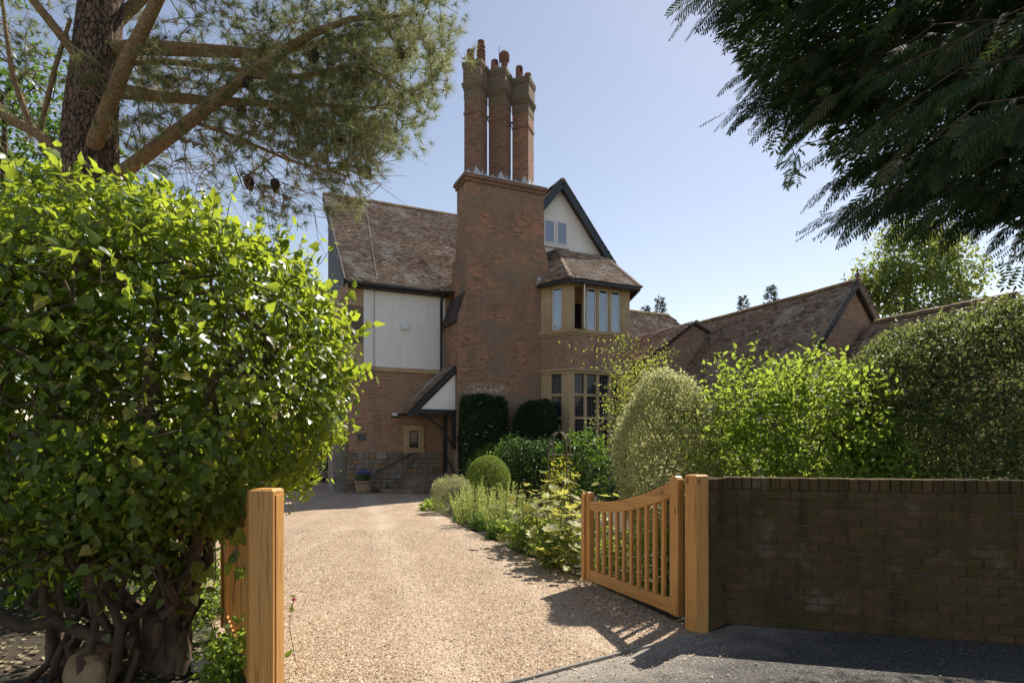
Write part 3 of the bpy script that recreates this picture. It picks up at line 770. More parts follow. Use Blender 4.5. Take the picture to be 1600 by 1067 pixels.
for i, s0 in enumerate((4.42, 5.39, 6.36)):
    c = (s0, -1.13); h = .455; zt = tops[i]
    mb = MB(); mb.prism(diamond(c, h), CTOP + .05, zt - 1.35)
    st = mb.build('stack', M['brick_stack'] if i < 2 else M['brick_chimney'], chim)
    mb = MB(); mb.prism(diamond(c, h + .035), zt - 1.9, zt - 1.83); mb.build('band', M['brick_stack'], st)
    mb = MB(); prof = [(-1.352, -1.0, .015), (-1.0, -.92, .05), (-.92, -.84, .085), (-.84, -.76, .11), (-.76, -.22, .045), (-.22, -.12, .08), (-.12, 0, .1)]
    for z0, z1, d in prof: mb.prism(diamond(c, h + d + .001 * i), zt + z0, zt + z1)
    mb.build('stack_cap', M['brick_cap'], st)
    # lead skirt at the foot: ragged triangles dressed up the faces
    mb = MB(); ph = h + .012
    D = diamond(c, ph)
    for k in range(4):
        p0 = Vector((*D[k], 0)); p1 = Vector((*D[(k + 1) % 4], 0)); nn = 2
        nor = Vector(((p1 - p0).y, -(p1 - p0).x, 0)).normalized() * .008
        for q in range(nn):
            a_ = p0.lerp(p1, q / nn); b_ = p0.lerp(p1, (q + 1) / nn); m_ = (a_ + b_) / 2
            hh = .34 if q else .28
            mb.extrude([a_ + Vector((0, 0, CTOP + .04)), b_ + Vector((0, 0, CTOP + .04)), b_ + Vector((0, 0, CTOP + .04 + hh * .3)), m_ + Vector((0, 0, CTOP + .08 + hh)), a_ + Vector((0, 0, CTOP + .04 + hh * .25))], nor)
    mb.build('lead_flashing', M['lead'], st)
    # pots
    def plain(c_, z0, hh):
        p = MB().lathe([(.15, -.05), (.16, .05), (.145, .1), (.14, hh - .1), (.13, hh - .03), (.08, hh)], (c_[0], c_[1], z0), 14).build('chimney_pot', M['terracotta'], chim, smooth=False)
        MB().box(c_[0] - .03, c_[0] + .03, c_[1] - .155, c_[1] - .1, z0 + hh * .45, z0 + hh * .8).build('vent_slot', M['dark_interior'], p)
    if i == 0:
        plain((s0 - .24, -1.2), zt, .5)
        pr = [(.16, -.05), (.16, .1)]
        for q in range(4): pr += [(.13, .14 + q * .13), (.17, .17 + q * .13), (.17, .21 + q * .13), (.13, .24 + q * .13)]
        pr += [(.11, .68), (.16, .74), (.16, .78), (.1, .84), (.13, .9), (.13, .96), (.05, 1.0)]
        MB().lathe(pr, (s0 + .2, -1.15, zt), 16).build('chimney_pot', M['terracotta'], chim)
    elif i == 1:
        plain((s0 - .24, -1.2), zt, .42)
        MB().lathe([(.16, -.05), (.15, .08), (.12, .3), (.13, .5), (.19, .56), (.2, .66), (.18, .7), (.2, .74), (.19, .82), (.1, .92), (.03, .95)], (s0 + .2, -1.1, zt), 16).build('chimney_pot', M['terracotta'], chim)
        MB().tube([(s0, -1.1, zt - .2), (s0 - .02, -1.1, zt + 1.05)], .012, 5).build('lightning_rod', M['iron'], chim)
    else:
        plain((s0 - .2, -1.22), zt, .52); plain((s0 + .22, -1.1), zt, .42)
mb = MB()
for z_ in (14.0, 13.95): mb.beam((4.5, -1.13, z_ - .03), (6.3, -1.13, z_ - .03), .03, .03)
mb.build('tie_bar', M['iron'], chim)
# soot-grey pale bloom low on the breast is part of the brick material; iron pipe right of the door
MB().tube([(3.62, CT - .06, 2.7), (3.62, CT - .06, .2)], .035, 8).build('downpipe', M['iron'], house, smooth=True)

# --- cross gable roof
gp = math.atan2(12.56 - 9.3, 2.66)
mb = MB()
gx = 2.95; gz = 12.56 - gx * math.tan(gp)
mb.extrude([(8.54 - gx, -.3, gz), (8.54, -.3, 12.56), (8.54 + gx, -.3, gz), (8.54 + gx, -.3, gz - .16), (8.54, -.3, 12.38), (8.54 - gx, -.3, gz - .16)], (0, 9.5, 0))
groof = mb.build('roof', M['roof_under'], house)
tiles(groof, 'roof_tiles', (8.54 + gx, -.34, gz), (0, 1, 0), (-math.cos(gp), 0, math.sin(gp)), [(0, -.04), (9, -.04), (9, gx / math.cos(gp)), (0, gx / math.cos(gp))])
tiles(groof, 'roof_tiles', (8.54 - gx, -.34, gz), (0, 1, 0), (math.cos(gp), 0, math.sin(gp)), [(0, -.04), (6, -.04), (6, gx / math.cos(gp)), (0, gx / math.cos(gp))])
ridge_run(groof, (8.54, -.36, 12.62), (8.54, 8.8, 12.62))
for sg in (-1, 1):
    mb = MB(); mb.beam((8.54 + sg * gx, -.33, gz - .12), (8.54, -.33, 12.5), .07, .3); mb.build('bargeboard', M['barge'], house)
# gable window
w = MB().box(7.74, 8.98, -.045, .02, 9.93, 11.05).build('gable_window', M['white_paint'], house)
for a_, b_ in ((7.82, 8.31), (8.41, 8.9)):
    p = box('pane', M['glass'], w, a_ + .05, b_ - .05, -.075, -.05, 10.06, 10.92)
    mb = MB(); mb.box(a_, a_ + .05, -.085, -.046, 10.0, 10.98); mb.box(b_ - .05, b_, -.085, -.046, 10.0, 10.98); mb.box(a_ + .05, b_ - .05, -.084, -.046, 10.0, 10.06); mb.box(a_ + .05, b_ - .05, -.084, -.046, 10.92, 10.98)
    mb.build('casement', M['white_paint'], w)
box('sill', M['white_paint'], w, 7.7, 9.02, -.12, 0, 9.87, 9.926)

# --- two-storey canted bay
BAY = [(6.88, CT - .003), (7.51, -2.69), (10.18, -2.69), (10.81, CT)]
core = [(6.9, CT + .02), (7.56, -2.5), (10.13, -2.5), (10.75, CT + .02), (10.75, .05), (6.9, .05)]
full = [(BAY[0][0], BAY[0][1]), BAY[1], BAY[2], BAY[3], (10.81, .02), (7.21, .02), (7.21, CT - .003)]
bay = MB().prism(full, 0, 1.4).build('bay_window', M['brick_bay'], house)
MB().prism(full, 4.52, 5.8).build('brick_apron', M['brick_bay'], bay)
box('back_wall', M['dark_interior'], bay, 7.25, 10.6, -.3, -.05, 1.4, 7.8)
def outset(poly, d):
    n = len(poly); r = []
    for i in range(n):
        p0 = Vector(poly[i - 1]); p1 = Vector(poly[i]); p2 = Vector(poly[(i + 1) % n])
        d1 = (p1 - p0).normalized(); d2 = (p2 - p1).normalized(); n1 = Vector((d1.y, -d1.x)); n2 = Vector((d2.y, -d2.x))
        m = (n1 + n2).normalized(); r.append(tuple(p1 + m * (d / max(.35, m.dot(n1)))))
    return r
ringp = [BAY[0], BAY[1], BAY[2], BAY[3], (10.81, -.05), (7.22, -.05)]
for z0, z1, d in ((1.3, 1.45, .05), (4.36, 4.46, .03), (4.46, 4.54, .09), (5.78, 5.86, .04), (5.86, 6.0, .09), (7.6, 7.78, .03)):
    MB().prism(outset(ringp, d), z0, z1).build('string_course' if z1 < 7 else 'head', M['stone'], bay, bevel=.012)
def facet(p0, p1, z0, z1, lights, trans, upper):
    p0 = Vector((*p0, 0)); p1 = Vector((*p1, 0)); d = (p1 - p0); L = d.length; d.normalize(); nin = Vector((-d.y, d.x, 0))
    def blk(name, mat, a, b, d0, d1, za, zb, par=bay, bevel=.012):
        pl = [p0 + d * a + nin * d0, p0 + d * b + nin * d0, p0 + d * b + nin * d1, p0 + d * a + nin * d1]
        return MB().prism([(p.x, p.y) for p in pl], za, zb).build(name, mat, par, bevel=bevel)
    edges = [0.0]
    for a, b in lights: edges += [a, b]
    edges.append(L)
    for i in range(0, len(edges), 2):
        a, b = edges[i], edges[i + 1]
        blk('mullion' if 0 < i < len(edges) - 2 else 'pier', M['stone'], a + .001, b - .001, .02 if 0 < i < len(edges) - 2 else .004, .24, z0, z1)
    for a, b in lights:
        for zt in trans: blk('transom', M['stone'], a, b, .03, .22, zt - .05, zt + .05)
        zs = [z0] + [x for zt in trans for x in (zt - .05, zt + .05)] + [z1]
        for q in range(0, len(zs), 2):
            za, zb = zs[q], zs[q + 1]
            if upper:
                isopen = (upper == 2 and abs(a - lights[0][0]) < .01)
                par = bay
                fw = .045
                if isopen:
                    # sash swung outwards on its right-hand hinge
                    hx = p0 + d * (b - .01) + nin * .02; e = (-d * math.cos(R(62)) - nin * math.sin(R(62))); en = Vector((-e.y, e.x, 0)); W_ = b - a - .02
                    def sb(name, mat, u0, u1, zz0, zz1, th, pp):
                        pl = [hx + e * u0 - en * th, hx + e * u1 - en * th, hx + e * u1 + en * th, hx + e * u0 + en * th]
                        pl = [(p.x, p.y) for p in pl]
                        return MB().prism(pl, zz0, zz1).build(name, mat, pp)
                    cs = sb('casement', M['white_paint'], 0, fw, za, zb, .02, bay)
                    sb('casement', M['white_paint'], W_ - fw, W_, za, zb, .02, bay); sb('casement', M['white_paint'], fw, W_ - fw, za, za + fw, .019, bay); sb('casement', M['white_paint'], fw, W_ - fw, zb - fw, zb, .019, bay)
                    sb('pane', M['glass'], fw, W_ - fw, za + fw, zb - fw, .006, bay)
                    blk('casement', M['white_paint'], a, a + .03, .06, .12, za, zb, bevel=0); continue
                blk('casement', M['white_paint'], a, a + fw, .07, .12, za, zb, bevel=0); blk('casement', M['white_paint'], b - fw, b, .07, .12, za, zb, bevel=0)
                blk('casement', M['white_paint'], a + fw, b - fw, .071, .12, za, za + fw, bevel=0); blk('casement', M['white_paint'], a + fw, b - fw, .071, .12, zb - fw, zb, bevel=0)
                blk('pane', M['glass'], a + fw, b - fw, .09, .1, za + fw, zb - fw, bevel=0)
            else:
                blk('pane', M['glass_leaded'], a, b, .1, .12, za, zb, bevel=0)
Lf = (Vector(BAY[1]) - Vector(BAY[0])).length
fl = [(.22, .64), (.76, 1.18), (1.3, 1.72), (1.84, 2.27)]
for z0, z1, tr, up in ((1.45, 4.36, [2.72, 3.58], 0), (6.0, 7.6, [], 2)):
    facet(BAY[1], BAY[2], z0, z1, fl, tr, up)
    facet(BAY[0], BAY[1], z0, z1, [(.46, .9)], tr, 1 if up else 0)
    facet(BAY[2], BAY[3], z0, z1, [(.36, .8)], tr, 1 if up else 0)
# bay roof
EB = 7.74
er = outset([BAY[0], BAY[1], BAY[2], BAY[3]] + [(11.2, 0), (6.9, 0)], .34)
E0, E1, E2, E3 = [Vector((*p, EB)) for p in er[:4]]
E0 = Vector((6.72, -1.72, EB)); E3 = Vector((11.05, -1.4, EB))
T0 = Vector((8.35, -.04, 9.8)); T1 = Vector((10.75, -.04, 9.8))
W0 = Vector((7.05, -.9, 9.15)); W1 = Vector((11.3, -.04, EB + .2))
mb = MB()
mb.add([E1, E2, T1, T0], [(0, 1, 2, 3)]); mb.add([E0, E1, T0, W0], [(0, 1, 2, 3)]); mb.add([E2, E3, W1, T1], [(0, 1, 2, 3)])
broof = mb.build('bay_roof', M['roof_under'], house)
def plane_tiles(par, nm, A_, B_, C_, D_=None):
    al = (B_ - A_).normalized(); nr = al.cross((C_ - A_)).normalized(); up = nr.cross(al)
    if up.z < 0: up = -up
    pl = [A_, B_, C_] + ([D_] if D_ is not None else [])
    poly = [((p - A_).dot(al), (p - A_).dot(up)) for p in pl]
    tiles(par, nm, A_, al, up, poly)
plane_tiles(broof, 'roof_tiles', E1, E2, T1, T0); plane_tiles(broof, 'roof_tiles', E0, E1, T0, W0); plane_tiles(broof, 'roof_tiles', E2, E3, W1, T1)
for a_, b_ in ((E1, T0), (E2, T1)): ridge_run(broof, a_ + Vector((0, 0, .03)), b_ + Vector((0, 0, .0)), seg=.2, mat='hip')
mb = MB()
for a_, b_ in ((E0, E1), (E1, E2), (E2, E3)): mb.beam(a_ - Vector((0, 0, .07)), b_ - Vector((0, 0, .07)), .1, .1)
mb.build('gutter', M['iron'], house)
mb = MB(); q = [Vector((p.x, p.y, EB - .02)) for p in (E0, E1, E2, E3)] + [Vector((10.81, 0, EB - .02)), Vector((7.25, 0, EB - .02))]
mb.add(q, [(5, 4, 3, 2, 1, 0)]); mb.build('soffit', M['timber'], house)
for k in range(9):
    f = k / 8; p = E0.lerp(W0, f)
    box('lead_step', M['lead'], broof, p.x - .02, p.x + .12, CT - .03, CT - .005, p.z, p.z + .16) if p.y < CT + .05 else box('lead_step', M['lead'], broof, 7.205, 7.225, p.y - .06, p.y + .06, p.z, p.z + .18)

# --- porch leaning on the chimney
PL, PH, PT = 1.8, 3.53, -1.45
sl = Vector((PH - PL, 0, 4.56 - 2.83)); 
mb = MB(); mb.extrude([(PL, PT, 2.83), (PH, PT, 4.56), (PH, PT, 4.44), (PL + .06, PT, 2.77)], (0, 1.44, 0))
por = mb.build('porch_roof', M['roof_under'], house)
tiles(por, 'roof_tiles', (PL - .02, PT - .02, 2.82), (0, 1, 0), (sl.x, 0, sl.z), [(0, 0), (1.42, 0), (1.42, sl.length), (0, sl.length)])
mb = MB(); mb.beam((PL, -.1, 2.9), (PH, -.1, 4.63), .28, .03); mb.build('lead_flashing', M['lead'], por)
MB().extrude([(2.25, PT + .06, 2.98), (PH, PT + .06, 2.98), (PH, PT + .06, 4.26)], (0, .08, 0)).build('gable_panel', M['render'], por)
mb = MB(); mb.beam((PL, PT, 2.74), (PH, PT, 4.47), .07, .17); mb.build('bargeboard', M['timber'], por)
box('tie_beam', M['timber'], por, 1.98, PH, PT - .04, PT + .1, 2.8, 2.96)
box('post', M['timber'], por, 3.2, 3.33, PT + .35, PT + .48, .6, 2.8)
box('post', M['timber'], por, 3.4, 3.5, PT - .02, PT + .09, 1.55, 2.8)
mb = MB(); mb.tube([(2.15, PT, 2.8), (2.6, PT, 2.6), (3.05, PT, 2.25), (3.3, PT, 1.85), (3.44, PT, 1.6)], .05, 5); mb.build('brace', M['timber'], por)
mb = MB(); mb.beam((3.3, PT + .4, 1.3), (3.52, PT - .1, .5), .05, .05); mb.build('brace', M['timber'], por)
# door step flight: round stone treads
steps = thing('stone_steps', 'worn semicircular stone steps rising to the porch', 'steps', HW(2.75, -.25), R(24.5))
for k, (r, z) in enumerate(((1.75, .15), (1.42, .3), (1.1, .45), (.8, .6))):
    n = 26; prof = []
    pl = [(r * math.cos(a), r * .92 * math.sin(a)) for a in np.linspace(math.pi, 2 * math.pi, n)] + [(r, .12), (-r, .12)]
    MB().prism(pl, z - .15 if k else 0, z - .05).build('riser', M['stone_dark'], steps)
    pl2 = [(x * 1.025, y * 1.025) for x, y in pl[:-2]] + [(r * 1.02, .12), (-r * 1.02, .12)]
    MB().prism(pl2, z - .05, z + .0).build('tread', M['stone_dark'], steps, bevel=.015)

# ================================================================ OUTBUILDING
OO = Vector((11.37, 20.0, 0))
outb = thing('outbuilding', 'long low outbuilding with weathered brown tiled roofs behind the shrubs', 'outbuilding', OO, R(24.5))
ph = R(50)
def gable_range(s0, t0, t1, hw, zr, near_wall, name='roof'):
    ze = zr - hw * math.tan(ph)
    mb = MB(); mb.box(s0 - hw + .4, s0 + hw - .4, t0 + .15, t1, 0, ze + .35); mb.build('wall', M['brick'], outb)
    if near_wall: MB().extrude([(s0 - hw + .4, t0 + .14, ze + .35), (s0 + hw - .4, t0 + .14, ze + .35), (s0, t0 + .14, zr - .25)], (0, .2, 0)).build('gable_wall', M['brick_bay'], outb)
    mb = MB(); mb.extrude([(s0 - hw, t0, ze), (s0, t0, zr), (s0 + hw, t0, ze), (s0 + hw, t0, ze - .12), (s0, t0, zr - .14), (s0 - hw, t0, ze - .12)], (0, t1 - t0, 0))
    rf = mb.build(name, M['roof_under'], outb); L = hw / math.cos(ph)
    tiles(rf, 'roof_tiles', (s0 - hw, t0 - .02, ze), (0, 1, 0), (math.cos(ph), 0, math.sin(ph)), [(0, 0), (t1 - t0, 0), (t1 - t0, L), (0, L)], w=.18, g=.115)
    tiles(rf, 'roof_tiles', (s0 + hw, t0 - .02, ze), (0, 1, 0), (-math.cos(ph), 0, math.sin(ph)), [(0, L * .7), (t1 - t0, L * .7), (t1 - t0, L), (0, L)], w=.18, g=.115)
    ridge_run(rf, (s0, t0 - .03, zr + .05), (s0, t1, zr + .05))
    for sg in (-1, 1):
        mb = MB(); mb.beam((s0 + sg * hw, t0 - .03, ze - .05), (s0, t0 - .03, zr - .03), .06, .2); mb.build('bargeboard', M['timber' if sg < 0 else 'stone_dark'], rf)
    return rf
rf = gable_range(0, 0, 11.2, 4.0, 7.08, True)
MB().lathe([(.05, 0), (.04, .15), (.07, .2), (.02, .3), (.01, .45)], (0, 0, 7.08), 8).build('finial', M['terracotta'], rf)
gable_range(.5, -4.2, -.04, 3.0, 5.72, True)
# low gabled projection towards the house
ap = Vector((-1.49, 6.18, 6.73))
mb = MB(); mb.extrude([(ap.x - 2.3, ap.y, ap.z - 1.6), (ap.x, ap.y, ap.z), (ap.x + 2.6, ap.y, ap.z - .98), (ap.x + 2.6, ap.y, 3), (ap.x - 2.3, ap.y, 3)], (0, .25, 0)); mb.build('gable_wall', M['brick'], outb)
mb = MB(); mb.extrude([(ap.x - 2.5, ap.y - .1, ap.z - 1.7), (ap.x, ap.y - .1, ap.z + .05), (ap.x + 2.7, ap.y - .1, ap.z - .98), (ap.x + 2.7, ap.y - .1, ap.z - 1.1), (ap.x, ap.y - .1, ap.z - .08), (ap.x - 2.5, ap.y - .1, ap.z - 1.85)], (0, 5.2, 0)); r2 = mb.build('roof', M['roof_under'], outb)
plane_tiles(r2, 'roof_tiles', Vector((ap.x - 2.5, ap.y - .1, ap.z - 1.7)), Vector((ap.x - 2.5, ap.y + 5, ap.z - 1.7)), Vector((ap.x, ap.y + 5, ap.z + .05)), Vector((ap.x, ap.y - .1, ap.z + .05)))
mb = MB(); mb.beam((ap.x, ap.y - .14, ap.z + .05), (ap.x + 2.7, ap.y - .14, ap.z - .97), .12, .12); mb.build('verge_coping', M['stone_grey'], r2)
# sunlit hipped range behind the bay
b0 = P(930, 480, 34.0); 
def OL(v): d = v - OO; return Vector((d.x * UX + d.y * UY, -d.x * UY + d.y * UX, v.z))
q0 = OL(P(955, 483, 34.0)); q1 = Vector((q0.x + 4.1, q0.y, q0.z))
mb = MB(); hr = 3.6
ev0 = Vector((q0.x - 1, q0.y - 3.2, q0.z - hr)); ev1 = Vector((q1.x + 2.2, q1.y - 3.2, q1.z - hr)); q00 = Vector((q0.x - 1, q0.y, q0.z)); bk1 = Vector((q1.x + 2.2, q1.y + 3.2, q1.z - hr)); bk0 = Vector((q0.x - 1, q0.y + 3.2, q0.z - hr))
mb.add([ev0, ev1, q1, q00, bk1, bk0], [(0, 1, 2, 3), (1, 4, 2), (4, 5, 3, 2)])
r3 = mb.build('roof', M['roof_under'], outb)
plane_tiles(r3, 'roof_tiles', ev0, ev1, q1, q00)
ridge_run(r3, q00 + Vector((0, 0, .04)), q1 + Vector((0, 0, .04)))
MB().box(ev0.x + .3, ev1.x - .3, ev0.y + .3, bk0.y - .3, 0, ev0.z + .1).build('wall', M['brick'], outb)

# ================================================================ GARDEN WALL of separate bricks
gw = thing('garden_wall', 'low mossy brick garden wall in deep shade beside the road', 'wall', (1.98, 5.52, 0))
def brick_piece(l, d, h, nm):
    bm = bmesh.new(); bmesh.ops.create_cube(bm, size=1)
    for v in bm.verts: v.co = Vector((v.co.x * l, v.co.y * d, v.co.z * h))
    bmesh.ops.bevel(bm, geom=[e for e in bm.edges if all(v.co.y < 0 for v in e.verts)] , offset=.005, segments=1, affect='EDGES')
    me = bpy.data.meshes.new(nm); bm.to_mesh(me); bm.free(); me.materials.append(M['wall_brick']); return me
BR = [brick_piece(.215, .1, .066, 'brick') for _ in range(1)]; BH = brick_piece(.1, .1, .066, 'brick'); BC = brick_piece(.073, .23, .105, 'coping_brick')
def brick_run(a, b, top, skip_core=False):
    a = Vector((*a, 0)); b = Vector((*b, 0)); d = (b - a); L = d.length; d.normalize(); ang = math.atan2(d.y, d.x); nin = Vector((-d.y, d.x, 0))
    rows = int((top - .11) / .0765)
    mb = MB(); pl = [a + nin * .008, b + nin * .008, b + nin * .215, a + nin * .215]
    mb.prism([(p.x, p.y) for p in pl], 0, rows * .0765 + .002); mb.build('mortar_core', M['mortar'], gw, wc=True)
    for r in range(rows):
        x = 0 if r % 2 == 0 else -.1125
        while x < L - .04:
            x0 = max(x, 0); x1 = min(x + .215, L); l = x1 - x0
            if l > .05:
                o = link('brick', BR[0] if l > .16 else BH, gw, True)
                sx = l / (.215 if l > .16 else .1)
                p = a + d * ((x0 + x1) / 2) + nin * (.05 + random.uniform(-.004, .003)) + Vector((0, 0, r * .0765 + .0365 + random.uniform(-.002, .002)))
                o.matrix_basis = Matrix.Translation(p) @ Matrix.Rotation(ang + random.uniform(-.01, .01), 4, 'Z') @ Matrix.Rotation(random.uniform(-.008, .008), 4, 'Y') @ Matrix.Diagonal((sx, 1, 1, 1))
            x += .225
    n = int(L / .0775)
    for i in range(n):
        o = link('coping_brick', BC, gw, True)
        p = a + d * ((i + .5) * L / n) + nin * .108 + Vector((0, 0, rows * .0765 + .057 + random.uniform(-.003, .003)))
        o.matrix_basis = Matrix.Translation(p) @ Matrix.Rotation(ang + random.uniform(-.02, .02), 4, 'Z')
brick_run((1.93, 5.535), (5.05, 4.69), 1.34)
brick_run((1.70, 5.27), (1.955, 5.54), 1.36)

# ================================================================ GATE POSTS AND GATES
def post(name, label, loc, rz, size, h, cap=.012):
    t = thing(name, label, 'gate post', loc, rz)
    s = size / 2
    MB().prism([(-s, -s), (s, -s), (s, s), (-s, s)], -.2, h - cap).build('shaft', M['oak'], t, bevel=.006)
    mb = MB(); k = s * .8
    mb.add([(-s, -s, h - cap), (s, -s, h - cap), (s, s, h - cap), (-s, s, h - cap), (-k, -k, h), (k, -k, h), (k, k, h), (-k, k, h)], [(4, 5, 6, 7), (0, 1, 5, 4), (1, 2, 6, 5), (2, 3, 7, 6), (3, 0, 4, 7)])
    mb.build('weathered_top', M['oak'], t)
    return t
pr = post('gate_post', 'square oak gate post standing against the brick wall', (1.61, 5.3, 0), R(26), .142, 1.37)
pl = post('gate_post', 'tall square oak gate post in the foreground under the ivy', (-1.33, 3.3, 0), R(-5), .132, 1.382)
box('stop_batten', M['oak'], pl, .0662, .072, -.04, .04, -.1, 1.35, bevel=.004)
def gate(name, label, hinge, tip, flip):
    h = Vector((*hinge, 0)); e = Vector((*tip, 0)); L = (e - h).length; ang = math.atan2(e.y - h.y, e.x - h.x)
    t = thing(name, label, 'gate', h, ang)
    th = .028
    def rounded(x0, x1, z0, z1, y0, y1, nm):
        n = 8; pts = [(x0, y0, z0), (x1, y0, z0)]; r = (x1 - x0) / 2; cx_ = (x0 + x1) / 2
        pts += [(cx_ + r * math.cos(a), y0, z1 - r + r * math.sin(a)) for a in np.linspace(0, math.pi, n)]
        return MB().extrude(pts, (0, y1 - y0, 0)).build(nm, M['oak'], t, bevel=.005)
    rounded(0, .12, .085, 1.35, -.035, .035, 'hanging_stile')
    rounded(L - .1, L, .085, 1.1, -.035, .035, 'closing_stile')
    rounded(L - .02, L + .05, .09, 1.09, .037, .06, 'meeting_strip')
    # swept top rail
    n = 18; xs = np.linspace(.12, L - .1, n)
    f = (xs - .12) / (L - .22)
    zt = 1.0 + .29 * (1 - f) ** 1.9; wdt = .105 + .03 * (1 - f)
    pts = [(x, -th, z) for x, z in zip(xs, zt)] + [(x, -th, z - w) for x, z, w in zip(xs[::-1], zt[::-1], wdt[::-1])]
    mb = MB(); m = len(xs)
    for i in range(m - 1):
        q = [(xs[i], zt[i] - wdt[i]), (xs[i + 1], zt[i + 1] - wdt[i + 1]), (xs[i + 1], zt[i + 1]), (xs[i], zt[i])]
        mb.add([(x, -th, z) for x, z in q] + [(x, th, z) for x, z in q], [(0, 1, 2, 3), (7, 6, 5, 4), (3, 2, 6, 7), (1, 0, 4, 5)])
    mb.build('top_rail', M['oak_rail'], t)
    MB().box(.12, L - .1, -th, th, .09, .215).build('bottom_rail', M['oak_rail'], t, bevel=.004)
    nb = 10
    for i in range(nb):
        x = .12 + (L - .22) * (i + 1) / (nb + 1); fz = (x - .12) / (L - .22); zz = 1.0 + .29 * (1 - fz) ** 1.9 - .1
        MB().box(x - .022, x + .022, -.016, .016, .21, zz).build('bar', M['oak'], t, bevel=.003)
    mb = MB(); mb.box(-.03, .28, -.05 if flip else .036, -.036 if flip else .05, .12, .17); mb.build('hinge_strap', M['iron'], t)
    return t
gate('garden_gate', 'open oak gate with slatted bars and swept top rail', (1.52, 5.47), (.875, 7.04), True)
gate('garden_gate', 'oak gate leaf half hidden behind the ivy trunks', (-1.53, 3.62), (-2.4, 5.15), False)

# ================================================================ IVY TREE (left foreground)
IC = np.array((-2.62, 4.2, 2.13)); IR = np.array((1.44, 1.12, 1.2)); rng = np.random.default_rng(21)
ivy = thing('ivy_tree', 'big domed ivy tree with twisted bare trunks beside the oak post', 'tree', (-2.55, 4.5, 0))
lump = Lump(.03, 8, 2.6)
def wig(a, b, n, amp, r0, r1):
    a = np.array(a, float); b = np.array(b, float); out = []; w = rng.normal(0, amp, (n + 1, 3)); w[0] = 0; w[-1] = 0
    for i in range(n + 1):
        f = i / n; out.append((a + (b - a) * f + w[i], r0 + (r1 - r0) * f))
    return out
trunks = [wig((-2.42, 4.3, -.05), (-2.2, 4.35, 1.25), 7, .05, .075, .05), wig((-2.5, 4.4, -.05), (-2.62, 4.5, 1.6), 7, .06, .085, .06),
          wig((-2.75, 4.45, -.05), (-3.1, 4.5, 1.4), 7, .06, .07, .05), wig((-2.3, 4.25, .02), (-2.5, 4.35, 1.0), 6, .06, .05, .04),
          wig((-2.4, 4.35, .0), (-2.25, 4.5, .95), 6, .06, .05, .04), wig((-2.6, 4.2, .25), (-4.1, 3.7, .75), 7, .05, .05, .03),
          wig((-2.5, 4.3, .7), (-4.0, 4.0, 1.05), 7, .05, .045, .03), wig((-2.2, 4.35, 1.2), (-1.95, 4.2, 2.15), 6, .05, .05, .03),
          wig((-2.62, 4.5, 1.6), (-2.5, 4.3, 2.4), 5, .05, .055, .03), wig((-3.1, 4.5, 1.4), (-3.4, 4.3, 2.3), 5, .05, .05, .03), wig((-2.2, 4.3, 1.05), (-2.75, 4.1, 1.2), 5, .05, .04, .03),
          wig((-2.4, 4.1, .25), (-2.2, 4.2, .9), 6, .05, .03, .03), wig((-2.75, 4.3, .3), (-2.1, 4.15, .85), 6, .06, .03, .025)]
for _ in range(16):
    x0 = rng.uniform(-3.4, -2.35); trunks.append(wig((x0, rng.uniform(4.0, 4.7), -.03), (x0 + rng.uniform(-.5, .5), rng.uniform(3.9, 4.7), rng.uniform(1.0, 1.4)), 8, .06, rng.uniform(.018, .04), .02))
for _ in range(26):
    x0 = rng.uniform(-3.8, -2.2); z0 = rng.uniform(.75, 1.3); trunks.append(wig((x0, rng.uniform(3.6, 4.6), z0), (min(-2.15, x0 + rng.uniform(-.9, .9)), rng.uniform(3.4, 4.4), z0 + rng.uniform(-.2, .25)), 7, .05, rng.uniform(.008, .022), .007))
tp, to = shell(1000, IC, IR * .93, lump, .55, 1.0, 2.0)
paths, nodes, rad = grow(trunks, tp, .13, .03, .0035, .42)
tubes(paths[:len(trunks)], M['bark'], 'trunk', ivy, n=8)
tubes(paths[len(trunks):], M['twig'], 'branches', ivy, n=4)['kind'] = 'stuff'
# leafy shell: thick on the crown and flanks, open towards the belly
sp, so = shell(11500, IC, IR, lump, .78, .92, 2.2)
keep = np.ones(len(sp), bool)
belly = (so[:, 1] < -.35) & (so[:, 2] < .45) & (so[:, 2] > -.55)
keep &= ~(belly & (rng.random(len(sp)) < .3))
open_ = (so[:, 1] < -.1) & (sp[:, 2] > 1.55) & (sp[:, 2] < 2.75) & (sp[:, 0] > -3.15)
keep &= ~(open_ & (rng.random(len(sp)) < .58))
low = sp[:, 2] < 1.35
keep &= ~(low & (rng.random(len(sp)) < .25))
sp, so = sp[keep], so[keep]
lp, lo_ = clumped(sp, so, 3, .055)
D, N = orient(lo_, .45, .9, .35, .9)
L = .022 + .056 * rng.random(len(lp)) ** 1.8; W = L * rng.uniform(.6, 1.0, len(lp))
ivr = rng.random(len(lp))
dist = np.linalg.norm(lp - np.array((0, 0, EYE)), axis=1)
vis = (so.repeat(3, 0)[:, 1] < .2)
near = np.argsort(dist + np.where(vis, 0, 9) - L * 12)[:300]
mask = np.ones(len(lp), bool); mask[near] = False
leaves(lp[mask], D[mask], N[mask], L[mask], W[mask], T_IVY, M['ivy'], 'foliage', ivy, ivr[mask], kind='stuff')
lv = [raw_mesh('leaf', T_IVY[0] * np.array((1, 1, 1)), T_IVY[1], M['ivy'], np.full(8, q)) for q in np.linspace(.05, .98, 10)]
Dn, Sn, Nn = frames(D[near], N[near])
